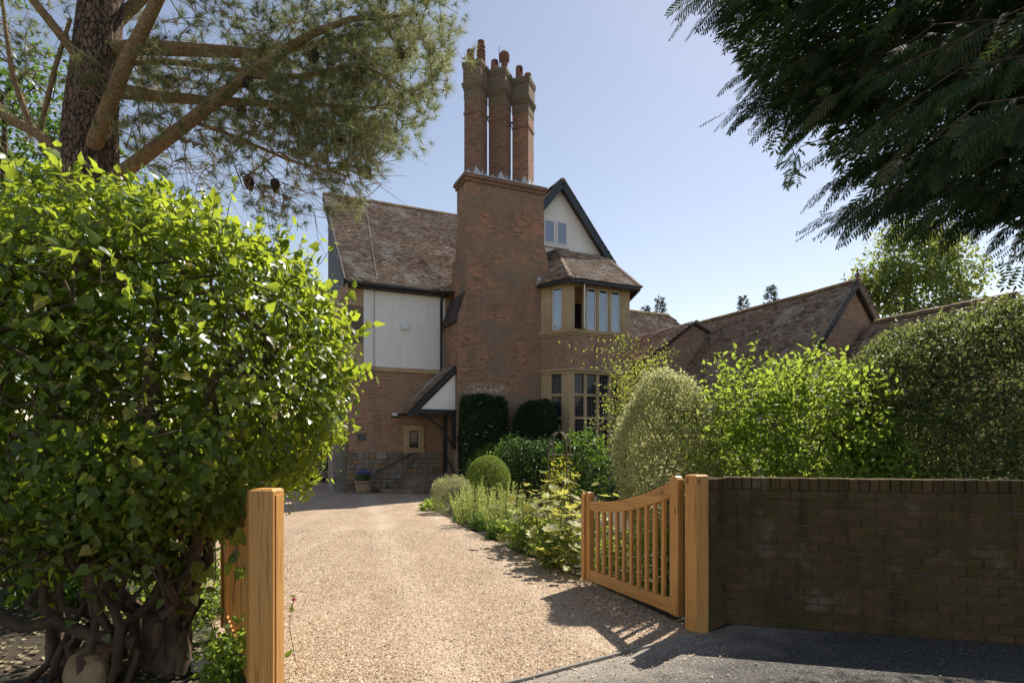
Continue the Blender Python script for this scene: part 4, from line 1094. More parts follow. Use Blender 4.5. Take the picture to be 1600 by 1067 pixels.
for i, k in enumerate(near):
    o = link('leaf', lv[int(ivr[k] * 9.99)], ivy, True)
    o.matrix_basis = Matrix(((Sn[i][0] * W[k], Dn[i][0] * L[k], Nn[i][0] * L[k], lp[k][0]), (Sn[i][1] * W[k], Dn[i][1] * L[k], Nn[i][1] * L[k], lp[k][1]), (Sn[i][2] * W[k], Dn[i][2] * L[k], Nn[i][2] * L[k], lp[k][2]), (0, 0, 0, 1)))
ip, io = shell(9000, IC, IR * .97, lump, .25, 1.15, 1.6)
ip, io = ip[(io[:, 1] > -.25) | (ip[:, 2] < 1.75)], io[(io[:, 1] > -.25) | (ip[:, 2] < 1.75)]
D2, N2 = orient(io, .4, .9, .3, .5); L2 = rng.uniform(.05, .1, len(ip))
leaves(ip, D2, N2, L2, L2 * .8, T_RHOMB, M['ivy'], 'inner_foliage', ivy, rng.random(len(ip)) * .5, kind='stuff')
# shoots breaking the outline
sp2, so2 = shell(170, IC, IR * 1.0, lump, .98, 2.0, 2.0)
shp = []; shl = []; sho = []
for a, o_ in zip(sp2, so2):
    e = a + (o_ + np.array((0, 0, .5)) + rng.normal(0, .35, 3)) * rng.uniform(.06, .17); shp.append(([a - o_ * .1, (a + e) / 2 + rng.normal(0, .01, 3), e], [.003, .0025, .0015]))
    for f in np.linspace(.2, 1, 5): shl.append(a + (e - a) * f); sho.append(unit((o_ + rng.normal(0, .8, 3))[None])[0])
tubes(shp, M['twig'], 'shoots', ivy, n=3)['kind'] = 'stuff'
shl = np.array(shl); sho = np.array(sho); D2, N2 = orient(sho, .9, .6, -.1, .9); L2 = rng.uniform(.035, .09, len(shl))
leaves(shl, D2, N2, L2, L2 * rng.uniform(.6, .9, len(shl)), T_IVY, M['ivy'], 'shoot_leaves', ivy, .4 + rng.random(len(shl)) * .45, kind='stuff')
# sparse leaves on the lower stems
q = nodes[(nodes[:, 2] < 1.3) & (nodes[:, 2] > .1)]
q = q[(q[:, 2] > .2) & ((q[:, 0] < -2.15) | (q[:, 2] > 1.2))]; w_ = (q[:, 2] - .1) ** 2; q = q[rng.choice(len(q), 1500, p=w_ / w_.sum())] + rng.normal(0, .07, (1500, 3))
D, N = orient(unit(rng.normal(0, 1, (1500, 3))), .5, .8, .4, .7)
leaves(q, D, N, rng.uniform(.045, .09, 1500), rng.uniform(.04, .08, 1500), T_IVY, M['ivy'], 'stem_foliage', ivy, rng.random(1500) * .8, kind='stuff')

hx = np.stack([rng.uniform(-1.95, -1.66, 70), rng.uniform(3.75, 4.1, 70), rng.uniform(.55, 1.3, 70)], 1); hx = hx[rng.random(70) < (hx[:, 2] - .3)]; n = len(hx)
D2, N2 = orient(np.repeat(np.array([[0., -1, .2]]), n, 0), .3, .8, .6, .4); L2 = rng.uniform(.05, .1, n)
leaves(hx, D2, N2, L2, L2 * .85, T_IVY, M['ivy'], 'hanging_leaves', ivy, rng.random(n) * .6, kind='stuff')
tubes([([np.array((-2.1, 4.05, 1.45)), np.array((-1.9, 3.95, 1.25)), np.array((-1.76, 3.9, .95)), np.array((-1.8, 3.92, .6))], [.006, .005, .004, .002]), ([np.array((-2.1, 4.05, 1.2)), np.array((-1.9, 3.95, 1.0)), np.array((-1.7, 3.88, 1.12))], [.008, .006, .003]), ([np.array((-1.95, 3.98, 1.1)), np.array((-1.9, 3.9, .8)), np.array((-1.93, 3.9, .6))], [.005, .004, .002])], M['twig'], 'hanging_stems', ivy, n=4)
# ================================================================ PINE TREE (behind the ivy)
pine = thing('pine_tree', 'tall pine with plated bark and long drooping needled limbs', 'tree', (-5.0, 7.1, 0))
rng = np.random.default_rng(31)
def PX(lst): return [(np.array(P(x, y, Y)), r) for x, y, Y, r in lst]
pt = [((-5.25, 7.1, -.1), .36), ((-5.15, 7.1, 1.5), .34), (P(138, 330, 7.1), .32), (P(140, 250, 7.1), .30), (P(142, 180, 7.1), .275), (P(150, 100, 7.1), .25), (P(158, 0, 7.1), .225), (P(165, -150, 7.1), .19), (P(160, -350, 7.2), .14), (P(150, -560, 7.2), .06)]
trunk = [(np.array(p, float), r) for p, r in pt]
limbs = [PX([(136, 262, 7.08, .08), (146, 228, 6.92, .088), (170, 165, 6.75, .08), (200, 90, 6.6, .075), (232, 30, 6.5, .065), (255, -20, 6.4, .06), (300, -120, 6.2, .04)]),
         PX([(165, 80, 7.1, .1), (220, 74, 7.1, .085), (300, 78, 7.2, .075), (400, 84, 7.4, .06), (470, 72, 7.5, .045), (560, 55, 7.6, .03), (640, 40, 7.7, .016)]),
         PX([(150, 300, 7.0, .08), (225, 245, 6.9, .075), (290, 195, 6.8, .07), (345, 152, 6.7, .065), (385, 118, 6.7, .06), (440, 82, 6.7, .05), (490, 52, 6.7, .042), (550, 30, 6.75, .032), (620, 26, 6.8, .018)]),
         PX([(170, 140, 7.15, .09), (240, 150, 7.3, .07), (330, 158, 7.6, .055), (430, 162, 7.9, .042), (530, 165, 8.1, .025), (610, 170, 8.2, .012)]),
         PX([(160, 100, 7.0, .05), (250, 95, 7.6, .04), (380, 110, 8.2, .03), (480, 140, 8.5, .02)]),
         PX([(385, 118, 6.7, .04), (470, 120, 6.8, .03), (560, 100, 6.9, .022), (610, 125, 6.95, .016), (650, 150, 7.0, .01)]),
         PX([(300, 190, 6.8, .025), (370, 215, 6.9, .02), (450, 250, 7.1, .016), (540, 275, 7.3, .01)]),
         PX([(140, 115, 7.0, .055), (95, 55, 6.8, .05), (55, 5, 6.7, .045), (20, -60, 6.6, .03)]),
         PX([(125, 265, 7.0, .07), (60, 210, 7.0, .06), (0, 178, 7.1, .05), (-80, 140, 7.2, .03)]),
         PX([(50, 205, 7.0, .035), (20, 120, 6.9, .03), (8, 40, 6.9, .02), (0, -30, 6.9, .015)]),
         PX([(60, 215, 7.0, .03), (85, 110, 6.9, .025), (110, 30, 6.8, .02)]),
         PX([(155, 60, 7.2, .08), (250, -30, 7.6, .07), (380, -70, 8.0, .05), (520, -60, 8.2, .03), (650, -20, 8.3, .015)]),
         PX([(160, -40, 7.2, .07), (330, -130, 7.0, .05), (500, -120, 6.8, .03), (620, -60, 6.8, .015)]),
         PX([(150, -60, 7.1, .06), (30, -150, 7.0, .045), (-100, -160, 6.9, .02)])]
tg = []
while len(tg) < 620:
    px, py = rng.uniform(180, 735), rng.uniform(-160, 330); Y = rng.uniform(6.1, 8.9)
    edge = np.interp(py, [-160, 0, 60, 150, 230, 290, 330], [640, 715, 728, 690, 635, 590, 520])
    lo = np.interp(px, [180, 330, 430, 560, 640, 735], [200, 230, 265, 300, 240, 130])
    if px > edge or py > lo: continue
    dens = .25 + .75 * np.clip((px - 300) / 300, 0, 1)
    if rng.random() < dens: tg.append(P(px, py, Y))
bare = len(tg)
while len(tg) < 1080:
    px, py = rng.uniform(210, 600), rng.uniform(60, 350)
    if py < np.interp(px, [200, 330, 430, 560, 600], [250, 300, 345, 330, 300]): tg.append(P(px, py, rng.uniform(6.3, 9.2)))
while len(tg) < 1220:
    px, py = rng.uniform(-120, 200), rng.uniform(-200, 230); tg.append(P(px, py, rng.uniform(6.3, 8.8)))
tg = np.array(tg)
paths, nodes, rad = grow([trunk] + limbs, tg, .16, .05, .0036, .36, sag=.04)
tubes(paths[:1], M['pine_bark'], 'trunk', pine, n=14)
tubes(paths[1:1 + len(limbs)], M['limb'], 'limbs', pine, n=8)['kind'] = 'stuff'
tubes(paths[1 + len(limbs):], M['pine_twig'], 'twigs', pine, n=4)['kind'] = 'stuff'
# extra dead whippy twigs
wl = []
for i in range(1100):
    j = rng.integers(len(trunk), len(nodes)); a = nodes[j]; l = rng.uniform(.2, .75)
    if a[0] / a[1] * FPX + CX > 560 and rng.random() < .85: continue
    d = unit(np.array([[rng.uniform(.1, 1), rng.uniform(-.5, .5), rng.uniform(-1, .15)]]))[0]
    m = a + d * l * .5 + rng.normal(0, .09, 3); e = a + d * l + np.array([rng.uniform(0, .1), 0, rng.uniform(-.05, .15)]) * l
    wl.append(([a, m, e], [.005, .0035, .0018]))
tubes(wl, M['pine_twig'], 'dead_twigs', pine, n=3)['kind'] = 'stuff'
def tufts(tips, dirs, per, ln, wd, name, parent, mat):
    n = len(tips)
    pos = np.repeat(tips, per, 0); ax = np.repeat(unit(dirs), per, 0)
    back = rng.random((n * per, 1)) * .08
    pos = pos - ax * back
    D = ax * .75 + unit(rng.normal(0, 1, (n * per, 3))) * .8; D[:, 2] += .05
    N = rng.normal(0, 1, (n * per, 3))
    leaves(pos, D, N, rng.uniform(.7, 1.15, n * per) * ln, np.full(n * per, wd), T_NEEDLE, mat, name, parent, np.repeat(rng.random(n), per) * .6 + rng.random(n * per) * .4, kind='stuff')
tips, dirs = [], []
for pts, rr in paths[1 + len(limbs):]:
    a = np.array(pts[-1]); b = np.array(pts[max(0, len(pts) - 3)]); d = a - b + np.array([.12, 0, .02])
    scr = (a[0] / a[1] * FPX + CX)
    sy = HY - (a[2] - EYE) / a[1] * FPX
    k = 5 if scr > 430 else 3
    if sy > 235 and rng.random() < .55: k = 0
    for q in range(k):
        off = rng.normal(0, .11, 3) if q else np.zeros(3)
        tips.append(a + off); dirs.append(d / max(.05, np.linalg.norm(d)) + rng.normal(0, .35, 3))
        if q: wl.append(([a - d * .3, a + off], [.003, .002]))
    if len(pts) > 4 and scr > 330 and rng.random() < .6: tips.append(np.array(pts[-3]) + rng.normal(0, .05, 3)); dirs.append(rng.normal(0, 1, 3) + d * 2)
tufts(np.array(tips), np.array(dirs), 42, .13, .0048, 'needles', pine, M['needle'])
# cones
def cone_mesh():
    mb = MB(); n = 9
    mb.lathe([(.01, 0), (.03, .012), (.036, .035), (.03, .065), (.015, .09), (.004, .1)], (0, 0, 0), 10)
    for k in range(40):
        z = .01 + k * .0021; a = k * 2.4; r = .037 * math.sin(min(1, (k + 6) / 30) * math.pi * .62 + .2)
        c, s_ = math.cos(a), math.sin(a)
        mb.add([(c * r * .6 - s_ * .01, s_ * r * .6 + c * .01, z), (c * r * .6 + s_ * .01, s_ * r * .6 - c * .01, z), (c * r * 1.3, s_ * r * 1.3, z + .006)], [(0, 1, 2)])
    return mb.mesh('cone', M['cone'])
cm = cone_mesh()
for (px, py) in [(549, 40), (575, 106), (505, 98), (402, 128), (540, 200), (500, 208), (388, 283), (470, 185), (430, 282), (560, 245), (350, 150), (620, 60)]:
    p = np.array(P(px, py, 7.0)); tw = nodes[len(trunk):]; dd = tw - p; dd[:, 1] *= .3
    j = int(np.argmin(np.linalg.norm(dd, axis=1))); a = Vector(tw[j])
    o = link('cone', cm, pine, True); o.matrix_basis = Matrix.Translation(a) @ Matrix.Rotation(R(180) + random.uniform(-.6, .6), 4, 'X') @ Matrix.Scale(random.uniform(1.3, 1.7), 4)

rng = np.random.default_rng(51)
# ================================================================ generic shrubs and trees
def shrub(name, label, cat, base, c, r, n, per, spread, L, wr, template, mat, amp=.1, tmin=.75, zmin=.05, out=.5, rand=.8, droop=.15, upn=.8, stems=60, stem_r=.004, stem_mat='twig', sq=2.0, group=None, freq=3.0, trunks=None, rb=(0, 1)):
    t = thing(name, label, cat, base, 0, group)
    lump = Lump(amp, 8, freq)
    sp, so = shell(n, c, r, lump, tmin, zmin, 2.0, sq=sq)
    if stems:
        b = np.array(base, float)
        if trunks is None:
            trunks = [wig(b + np.array((rng.normal(0, r[0] * .15), rng.normal(0, r[1] * .15), -.03)), np.array(c) + rng.normal(0, .25, 3) * np.array(r), 5, .03 * r[0], stem_r * 5, stem_r * 3) for _ in range(4)]
        k = rng.choice(len(sp), min(stems, len(sp)), replace=False)
        paths, nodes, rad = grow(trunks, np.array(c) + (sp[k] - np.array(c)) * .95, max(.1, .12 * max(r)), .03 * max(r), stem_r, .4)
        tubes(paths, M[stem_mat], 'stems', t, n=4)['kind'] = 'stuff'
    lp, lo_ = clumped(sp, so, per, spread)
    if zmin is not None: lp[:, 2] = np.maximum(lp[:, 2], .02)
    D, N = orient(lo_, out, rand, droop, upn)
    Ls = rng.uniform(L[0], L[1], len(lp)); tone = np.repeat(rng.random(len(sp)), per) * .45 + rng.random(len(lp)) * .55
    leaves(lp, D, N, Ls, Ls * rng.uniform(wr[0], wr[1], len(lp)), template, M[mat], 'foliage', t, rb[0] + (rb[1] - rb[0]) * tone, kind='stuff')
    return t
# behind the wall
pb = (1.88, 7.2, 0)
shrub('variegated_shrub', 'clipped pale variegated shrub dome behind the open gate', 'shrub', pb, (1.82, 7.2, 1.45), (.6, .58, 1.08), 6500, 5, .03, (.028, .048), (.45, .6), T_RHOMB, 'pitto', .07, .82, .3, .5, 1.0, .1, stems=160, trunks=[wig((1.99, 7.0, 0), (2.0, 7.0, 1.0), 5, .02, .03, .025), wig((1.9, 7.1, 0), (1.85, 7.2, 1.1), 5, .03, .027, .022)])
shrub('leafy_shrub', 'loose bright green leafy shrub rising above the brick wall', 'shrub', (3.2, 7.0, 0), (3.25, 7.1, 1.55), (1.15, .85, 1.08), 2600, 5, .06, (.045, .085), (.5, .65), T_OVAL, 'phila', .2, .45, .3, .7, .8, .05, stems=200, freq=4)
shrub('domed_shrub', 'large dark clipped shrub dome with bare stems above the wall', 'shrub', (5.6, 7.1, 0), (5.6, 7.2, 2.02), (1.65, 1.35, 1.22), 13500, 5, .035, (.038, .068), (.42, .58), T_RHOMB, 'elae', .06, .8, 1.28, .5, .9, .1, stems=320, stem_r=.005, trunks=[wig((5.6 + x, 6.8 + rng.uniform(-.4, .6), 0), (5.6 + x * 1.15, 6.9, 1.85), 5, .04, .035, .025) for x in (-1.15, -.85, -.6, -.4, -.15, .1, .4, .8, 1.2)])
shrub('climbing_shrub', 'airy yellow green shrub with arching twigs against the bay', 'shrub', (2.7, 12.5, 0), (2.75, 12.5, 2.55), (1.05, .8, 1.05), 800, 6, .075, (.035, .065), (.5, .65), T_OVAL, 'climb', .25, .35, .5, .6, .9, .0, stems=330, stem_r=.003, freq=4)
# new shoots standing out of the leafy shrub and arching twigs of the climber
def shoots(par, roots, tips, nl, L, mat, template, name='shoots', r=.004, wr=.55):
    pl = []; lp = []; O = []
    for a, b in zip(roots, tips):
        a = np.array(a); b = np.array(b); m = (a + b) / 2 + rng.normal(0, .06, 3) * np.linalg.norm(b - a); pl.append(([a, m, b], [r, r * .7, r * .35]))
        for f in np.linspace(.15, 1, nl):
            p = a * (1 - f) ** 2 + 2 * m * f * (1 - f) + b * f * f
            for s_ in (0, 1): lp.append(p); O.append(unit(rng.normal(0, 1, (1, 3)))[0])
    tubes(pl, M['twig'], name, par, n=4)['kind'] = 'stuff'
    lp = np.array(lp); O = np.array(O); D, N = orient(O, 1.0, .4, -.1, .9)
    Ls = rng.uniform(L[0], L[1], len(lp)); leaves(lp, D, N, Ls, Ls * wr, template, M[mat], 'shoot_leaves', par, kind='stuff')
ls = [o for o in bpy.data.objects if o.name == 'leafy_shrub'][0]
ro, ti = [], []
for px, py in [(1183, 520), (1172, 535), (1270, 518), (1282, 530), (1200, 548), (1240, 550), (1130, 555), (1320, 560), (1305, 548), (1150, 545), (1225, 560), (1100, 570), (1345, 590), (1262, 545)]:
    e = np.array(P(px, py, rng.uniform(6.7, 7.3))); ti.append(e); ro.append(e + np.array([rng.normal(0, .12), rng.normal(0, .05), -.6]))
shoots(ls, ro, ti, 7, (.05, .085), 'phila', T_OVAL)
shrub('backing_bush', 'green bush filling the gap behind the bare stems of the clipped dome', 'bush', (5.4, 9.0, 0), (5.4, 9.0, 1.0), (1.9, .6, 1.0), 2200, 4, .06, (.05, .09), (.45, .6), T_OVAL, 'elae', .2, .5, .02, .6, .9, .1, stems=60)
cs = [o for o in bpy.data.objects if o.name == 'climbing_shrub'][0]
ro, ti = [], []
for px, py in [(876, 535), (890, 540), (915, 545), (893, 565), (925, 530), (940, 545), (910, 575), (960, 525), (1000, 530), (1040, 532), (1075, 548), (930, 600), (945, 640), (925, 660), (940, 690)]:
    e = np.array(P(px, py, rng.uniform(12.0, 12.8))); ti.append(e); ro.append(np.array([2.5 + rng.normal(0, .3), 12.4, e[2] - rng.uniform(-.1, .4)]))
shoots(cs, ro, ti, 7, (.04, .07), 'climb', T_OVAL)

# against the house
wp = HW(4.4, -1.95)
t = thing('wall_shrub', 'square trimmed dark shrub with white blossom against the chimney', 'shrub', wp, R(24.5))
def boxfol(t, r, zc, n, mat, L, template, name='foliage', per=4, petals=0):
    lump = Lump(.04, 6, 5)
    sp, so = shell(n, (0, 0, zc), r, lump, .88, .02, 2.0, sq=8)
    lp, lo_ = clumped(sp, so, per, .035); D, N = orient(lo_, .5, .9, .2, .7); Ls = rng.uniform(L[0], L[1], len(lp))
    leaves(lp, D, N, Ls, Ls * .55, template, M[mat], name, t, wc=False, kind='stuff')
    if petals:
        k = rng.choice(len(sp), petals, replace=False); pp = sp[k] + so[k] * .05; pp, oo = clumped(pp, so[k], 5, .025); D, N = orient(oo, .2, 1, 0, .2)
        leaves(pp, D, oo, np.full(len(pp), .04), np.full(len(pp), .04), T_RHOMB, M['white_petal'], 'blossom', t, wc=False, kind='stuff')
boxfol(t, (.82, .3, 1.72), 1.7, 9000, 'dark_leaf', (.05, .085), T_RHOMB, petals=60)
MB().tube([(0, .1, 0), (.05, .1, 1.2), (0, .1, 2.6)], [.05, .04, .02], 6).build('stem', M['bark'], t)
shrub('topiary_dome', 'tall dark clipped topiary dome beside the bay window', 'topiary', HW(6.25, -2.45), HW(6.25, -2.45, 1.7), (.82, .8, 1.66), 12000, 5, .03, (.045, .065), (.45, .6), T_RHOMB, 'dark_leaf', .03, .9, .05, .6, .8, .2, stems=30, sq=2.8, rb=(0, .9))
shrub('yew_ball', 'round clipped golden green yew ball in the border', 'topiary', (-.62, 15.9, 0), (-.62, 15.9, .78), (.57, .57, .62), 6000, 4, .012, (.022, .036), (.35, .5), T_RHOMB, 'yew', .015, .95, .03, .9, .7, 0, stems=20)
shrub('laurel_shrub', 'glossy green shrub filling the corner behind the yew ball', 'shrub', (-.4, 18.4, 0), (-.35, 18.4, .85), (1.0, .6, .85), 900, 5, .06, (.06, .11), (.35, .5), T_OVAL, 'mid_leaf', .2, .6, .05, .6, .9, .1, stems=40)
shrub('laurel_shrub', 'broad dark evergreen shrub at the foot of the topiary dome', 'shrub', (.75, 17.6, 0), (.75, 17.7, .95), (.95, .7, 1.0), 1300, 5, .06, (.06, .12), (.3, .42), T_OVAL, 'dark_leaf', .2, .6, .05, .6, .9, .2, stems=50)
shrub('rhododendron', 'large leaved evergreen shrub with sunlit right side behind the obelisk', 'shrub', (1.65, 16.8, 0), (1.75, 16.8, 1.1), (.7, .6, .95), 420, 6, .05, (.1, .17), (.27, .35), T_OVAL, 'mid_leaf', .2, .6, .05, .8, .7, .15, stems=80)
shrub('low_shrub', 'dark shadowy evergreen shrub under the leaded bay windows', 'shrub', (2.75, 17.4, 0), (2.8, 17.6, .75), (1.0, .8, .95), 1300, 5, .06, (.05, .09), (.35, .5), T_OVAL, 'dark_leaf', .2, .6, .05, .6, .9, .2, stems=40, rb=(0, .7))
shrub('grey_shrub', 'rounded grey green shrub beside the stone steps', 'shrub', (-1.52, 15.0, 0), (-1.5, 15.0, .47), (.5, .5, .5), 2600, 4, .03, (.025, .05), (.2, .3), T_RHOMB, 'grey_leaf', .12, .7, .03, .9, .6, -.3, stems=120, stem_r=.002)
def spikes(name, label, cat, base, rx, ry, h, n, mat, L=(.03, .05), per=26, group=None, lean=.2):
    t = thing(name, label, cat, base, 0, group); st = []; lp = []; O = []
    for i in range(n):
        a = rng.random() * 6.28; q = math.sqrt(rng.random()); b = np.array([base[0] + rx * q * math.cos(a) * .8, base[1] + ry * q * math.sin(a) * .8, 0])
        hh = h * rng.uniform(.6, 1.05) * (1 - .35 * q * q); e = b + np.array([math.cos(a) * q * lean * h + rng.normal(0, .04), math.sin(a) * q * lean * h, hh])
        st.append(([b, (b + e) / 2 + rng.normal(0, .015, 3), e], [.004, .003, .0015]))
        for f in np.linspace(.12, 1, per): lp.append(b + (e - b) * f); O.append(unit(rng.normal(0, 1, (1, 3)))[0])
    tubes(st, M['twig'], 'stems', t, n=3)['kind'] = 'stuff'
    lp = np.array(lp); O = np.array(O); lp, O = np.repeat(lp, 3, 0), unit(np.repeat(O, 3, 0) + rng.normal(0, 1.0, (len(lp) * 3, 3))); O[:, 2] = np.abs(O[:, 2]) * .5 + .35
    D, N = orient(O, 1, .25, -.25, .4); Ls = rng.uniform(L[0], L[1], len(lp))
    leaves(lp, D, N, Ls, Ls * .24, T_RHOMB, M[mat], 'foliage', t, kind='stuff'); return t
spikes('rosemary_bush', 'upright feathery green bush in front of the yew ball', 'bush', (-.78, 12.6, 0), .42, .4, .98, 90, 'rosemary', group=None)
spikes('rosemary_bush', 'tall feathery bush nearest the plume poppies', 'bush', (-.1, 11.4, 0), .42, .45, .98, 110, 'rosemary')
shrub('low_plant', 'low bright green plant at the gravel edge by the grey shrub', 'plant', (-2.05, 15.6, 0), (-2.05, 15.6, .08), (.28, .25, .16), 120, 4, .03, (.06, .11), (.4, .5), T_OVAL, 'phila', .1, .4, .02, .9, .6, -.1, stems=0)
for i, (x, y, r) in enumerate([(-1.05, 13.2, .22), (-.6, 11.9, .22), (-.25, 10.7, .2)]):
    shrub('edging_plant', ['small leafy edging plant below the feathery bush nearest the house', 'middle one of three leafy edging plants along the gravel', 'leafy edging plant nearest the gate along the gravel'][i], 'plant', (x, y, 0), (x, y, .12), (r, r, .2), 260, 4, .025, (.03, .06), (.4, .55), T_OVAL, 'mid_leaf', .15, .4, .02, .8, .7, 0, stems=0, group='edging plants along the gravel')
# plume poppies: tall stems with big lobed leaves, each large leaf a part
PLM = [raw_mesh('leaf', T_LOBED[0], T_LOBED[1], M['poppy'], np.full(14, q)) for q in np.linspace(.05, .95, 6)]
def plume(base, h, nst, lab):
    t = thing('plume_poppy', lab, 'plant', base, 0, 'plume poppies by the gate'); st = []
    for i in range(nst):
        a = rng.random() * 6.28; b = np.array([base[0] + rng.normal(0, .1), base[1] + rng.normal(0, .12), 0.0]); e = b + np.array([math.cos(a) * .16, math.sin(a) * .16, h * rng.uniform(.7, 1.05)])
        st.append(([b, (b + e) / 2 + rng.normal(0, .02, 3), e], [.009, .007, .004]))
        for k, f in enumerate(np.linspace(.22, .98, 7)):
            p = b + (e - b) * f; a2 = a + k * 2.4 + rng.normal(0, .3); d = np.array([math.cos(a2), math.sin(a2), rng.uniform(-.1, .3)]); pe = p + d * .09
            st.append(([p, pe], [.003, .002]))
            sz = rng.uniform(.15, .25) * (1.1 - .35 * f); N_ = np.array([d[0] * .9, d[1] * .9, .7]) + rng.normal(0, .3, 3); D_ = d + np.array([0, 0, -.35]); D1, S1, N1 = frames(D_[None], N_[None])
            o = link('leaf', PLM[rng.integers(0, 6)], t, True); D1, S1, N1 = D1[0] * sz, S1[0] * sz, N1[0] * sz
            o.matrix_basis = Matrix(((S1[0], D1[0], N1[0], pe[0]), (S1[1], D1[1], N1[1], pe[1]), (S1[2], D1[2], N1[2], pe[2]), (0, 0, 0, 1)))
    tubes(st, M['grey_leaf'], 'stems', t, n=4)
pls = [(.1, 9.9, 1.05, 6), (.35, 9.0, 1.0, 6), (.6, 9.6, 1.2, 6), (.55, 8.3, .95, 7), (.85, 8.9, 1.2, 6), (.72, 7.75, .9, 6), (1.1, 8.2, 1.15, 5)]
pll = ['plume poppy with big yellow lobed leaves next to the feathery bush', 'yellow leaved plume poppy leaning over the gravel edge', 'tall plume poppy at the left foot of the obelisk', 'spreading plume poppy in the middle of the clump by the gravel', 'tall yellow plume poppy in front of the obelisk', 'low plume poppy beside the closing end of the open gate', 'plume poppy seen through the first bars of the gate']
for (x, y, h, k), lb in zip(pls, pll): plume((x, y, 0), h, k, lb)
for x, y, r, lb in [(.55, 8.2, .25, 'tangle of low green leaves under the plume poppies'), (1.25, 7.4, .45, 'leafy green undergrowth seen through the gate bars'), (1.75, 6.6, .4, 'dim green undergrowth behind the hanging stile of the gate'), (.2, 9.4, .3, 'low leafy clump at the gravel edge among the plume poppies')]:
    shrub('undergrowth', lb, 'plant', (x, y, 0), (x, y, .3), (r, r, .3), 300, 4, .05, (.035, .07), (.5, .7), T_OVAL, 'phila', .25, .3, .02, .6, .9, .1, stems=30, stem_r=.002)
# garden obelisk
ob = thing('garden_obelisk', 'rusty iron garden obelisk with arched top in the border', 'obelisk', (.86, 11.0, 0))
for k in range(4):
    a = k * math.pi / 2 + .5; c, s_ = math.cos(a) * .23, math.sin(a) * .23
    MB().tube([(c, s_, -.1), (c, s_, 1.6), (c * .93, s_ * .93, 1.72), (c * .7, s_ * .7, 1.82), (c * .35, s_ * .35, 1.87), (0, 0, 1.885)], .014, 6).build('upright', M['rust_iron'], ob, smooth=True)
for z in (.75, 1.48):
    MB().tube([(.232 * math.cos(a), .232 * math.sin(a), z) for a in np.linspace(0, 6.2832, 17)], .009, 6).build('hoop', M['rust_iron'], ob, smooth=True)
MB().lathe([(.015, 1.87), (.03, 1.9), (.012, 1.94), (.009, 2.0), (.0, 2.05)], (0, 0, 0), 8).build('finial', M['iron'], ob)
shrub('climbing_rose', 'golden leaved climber twining up the iron obelisk', 'climber', (.88, 11.05, 0), (.88, 11.05, .85), (.25, .25, .5), 60, 6, .05, (.05, .09), (.5, .65), T_OVAL, 'gold_leaf', .2, .4, .3, .8, .6, .0, stems=24, stem_r=.003)
# urn, flower pot
urn = thing('stone_urn', 'pale stone urn on a pedestal left of the house', 'urn', G(511, 757))
MB().box(-.16, .16, -.16, .16, 0, .08).build('base', M['stone_grey'], urn, bevel=.01)
MB().lathe([(.12, .08), (.07, .14), (.05, .26), (.09, .3), (.2, .38), (.25, .5), (.3, .55), (.3, .59), (.24, .6), (.22, .55)], (0, 0, 0), 20).build('bowl', M['stone_grey'], urn, smooth=True)
shrub('urn_plant', 'small dark green plant growing in the stone urn', 'plant', G(511, 757) + Vector((0, 0, .58)), G(511, 757) + Vector((0, 0, .8)), (.22, .22, .25), 220, 3, .03, (.03, .06), (.4, .5), T_RHOMB, 'dark_leaf', .1, .5, .5, stems=0)
fp = HW(.45, -.42)
pot = thing('flower_pot', 'round clay planter against the stone plinth of the house', 'flower pot', fp)
MB().lathe([(.2, 0), (.27, .12), (.29, .3), (.31, .4), (.33, .4), (.33, .45), (.28, .45), (.26, .38)], (0, 0, 0), 20).build('bowl', M['pot'], pot, smooth=True)
MB().lathe([(.26, .36), (.26, .4)], (0, 0, 0), 16).build('soil', M['soil'], pot)
hy = shrub('hydrangea', 'blue flowering hydrangea growing in the clay planter', 'plant', fp + Vector((0, 0, .4)), (fp.x, fp.y, .55), (.27, .27, .18), 120, 3, .03, (.05, .09), (.5, .65), T_OVAL, 'mid_leaf', .1, .4, .4, stems=0)
pp = np.repeat(np.array([(fp.x + x, fp.y + y, z) for x, y, z in [(-.1, -.1, .72), (.08, -.14, .7), (.0, .05, .78), (.18, .0, .7), (-.18, .02, .68)]]), 60, 0); oo = unit(rng.normal(0, 1, (len(pp), 3))); oo[:, 2] = np.abs(oo[:, 2])
D, N = orient(oo, .2, 1, 0, .1); leaves(pp + oo * .075, D, oo, np.full(len(pp), .03), np.full(len(pp), .03), T_RHOMB, M['blue_petal'], 'flower_heads', hy, kind='stuff')
# dark hedge left of the house
hd = thing('clipped_hedge', 'dark clipped hedge in shade left of the house', 'hedge', (-11.0, 31, 0), R(24.5))
boxfol(hd, (4.5, .8, 1.5), 1.5, 9000, 'dark_leaf', (.12, .2), T_RHOMB)

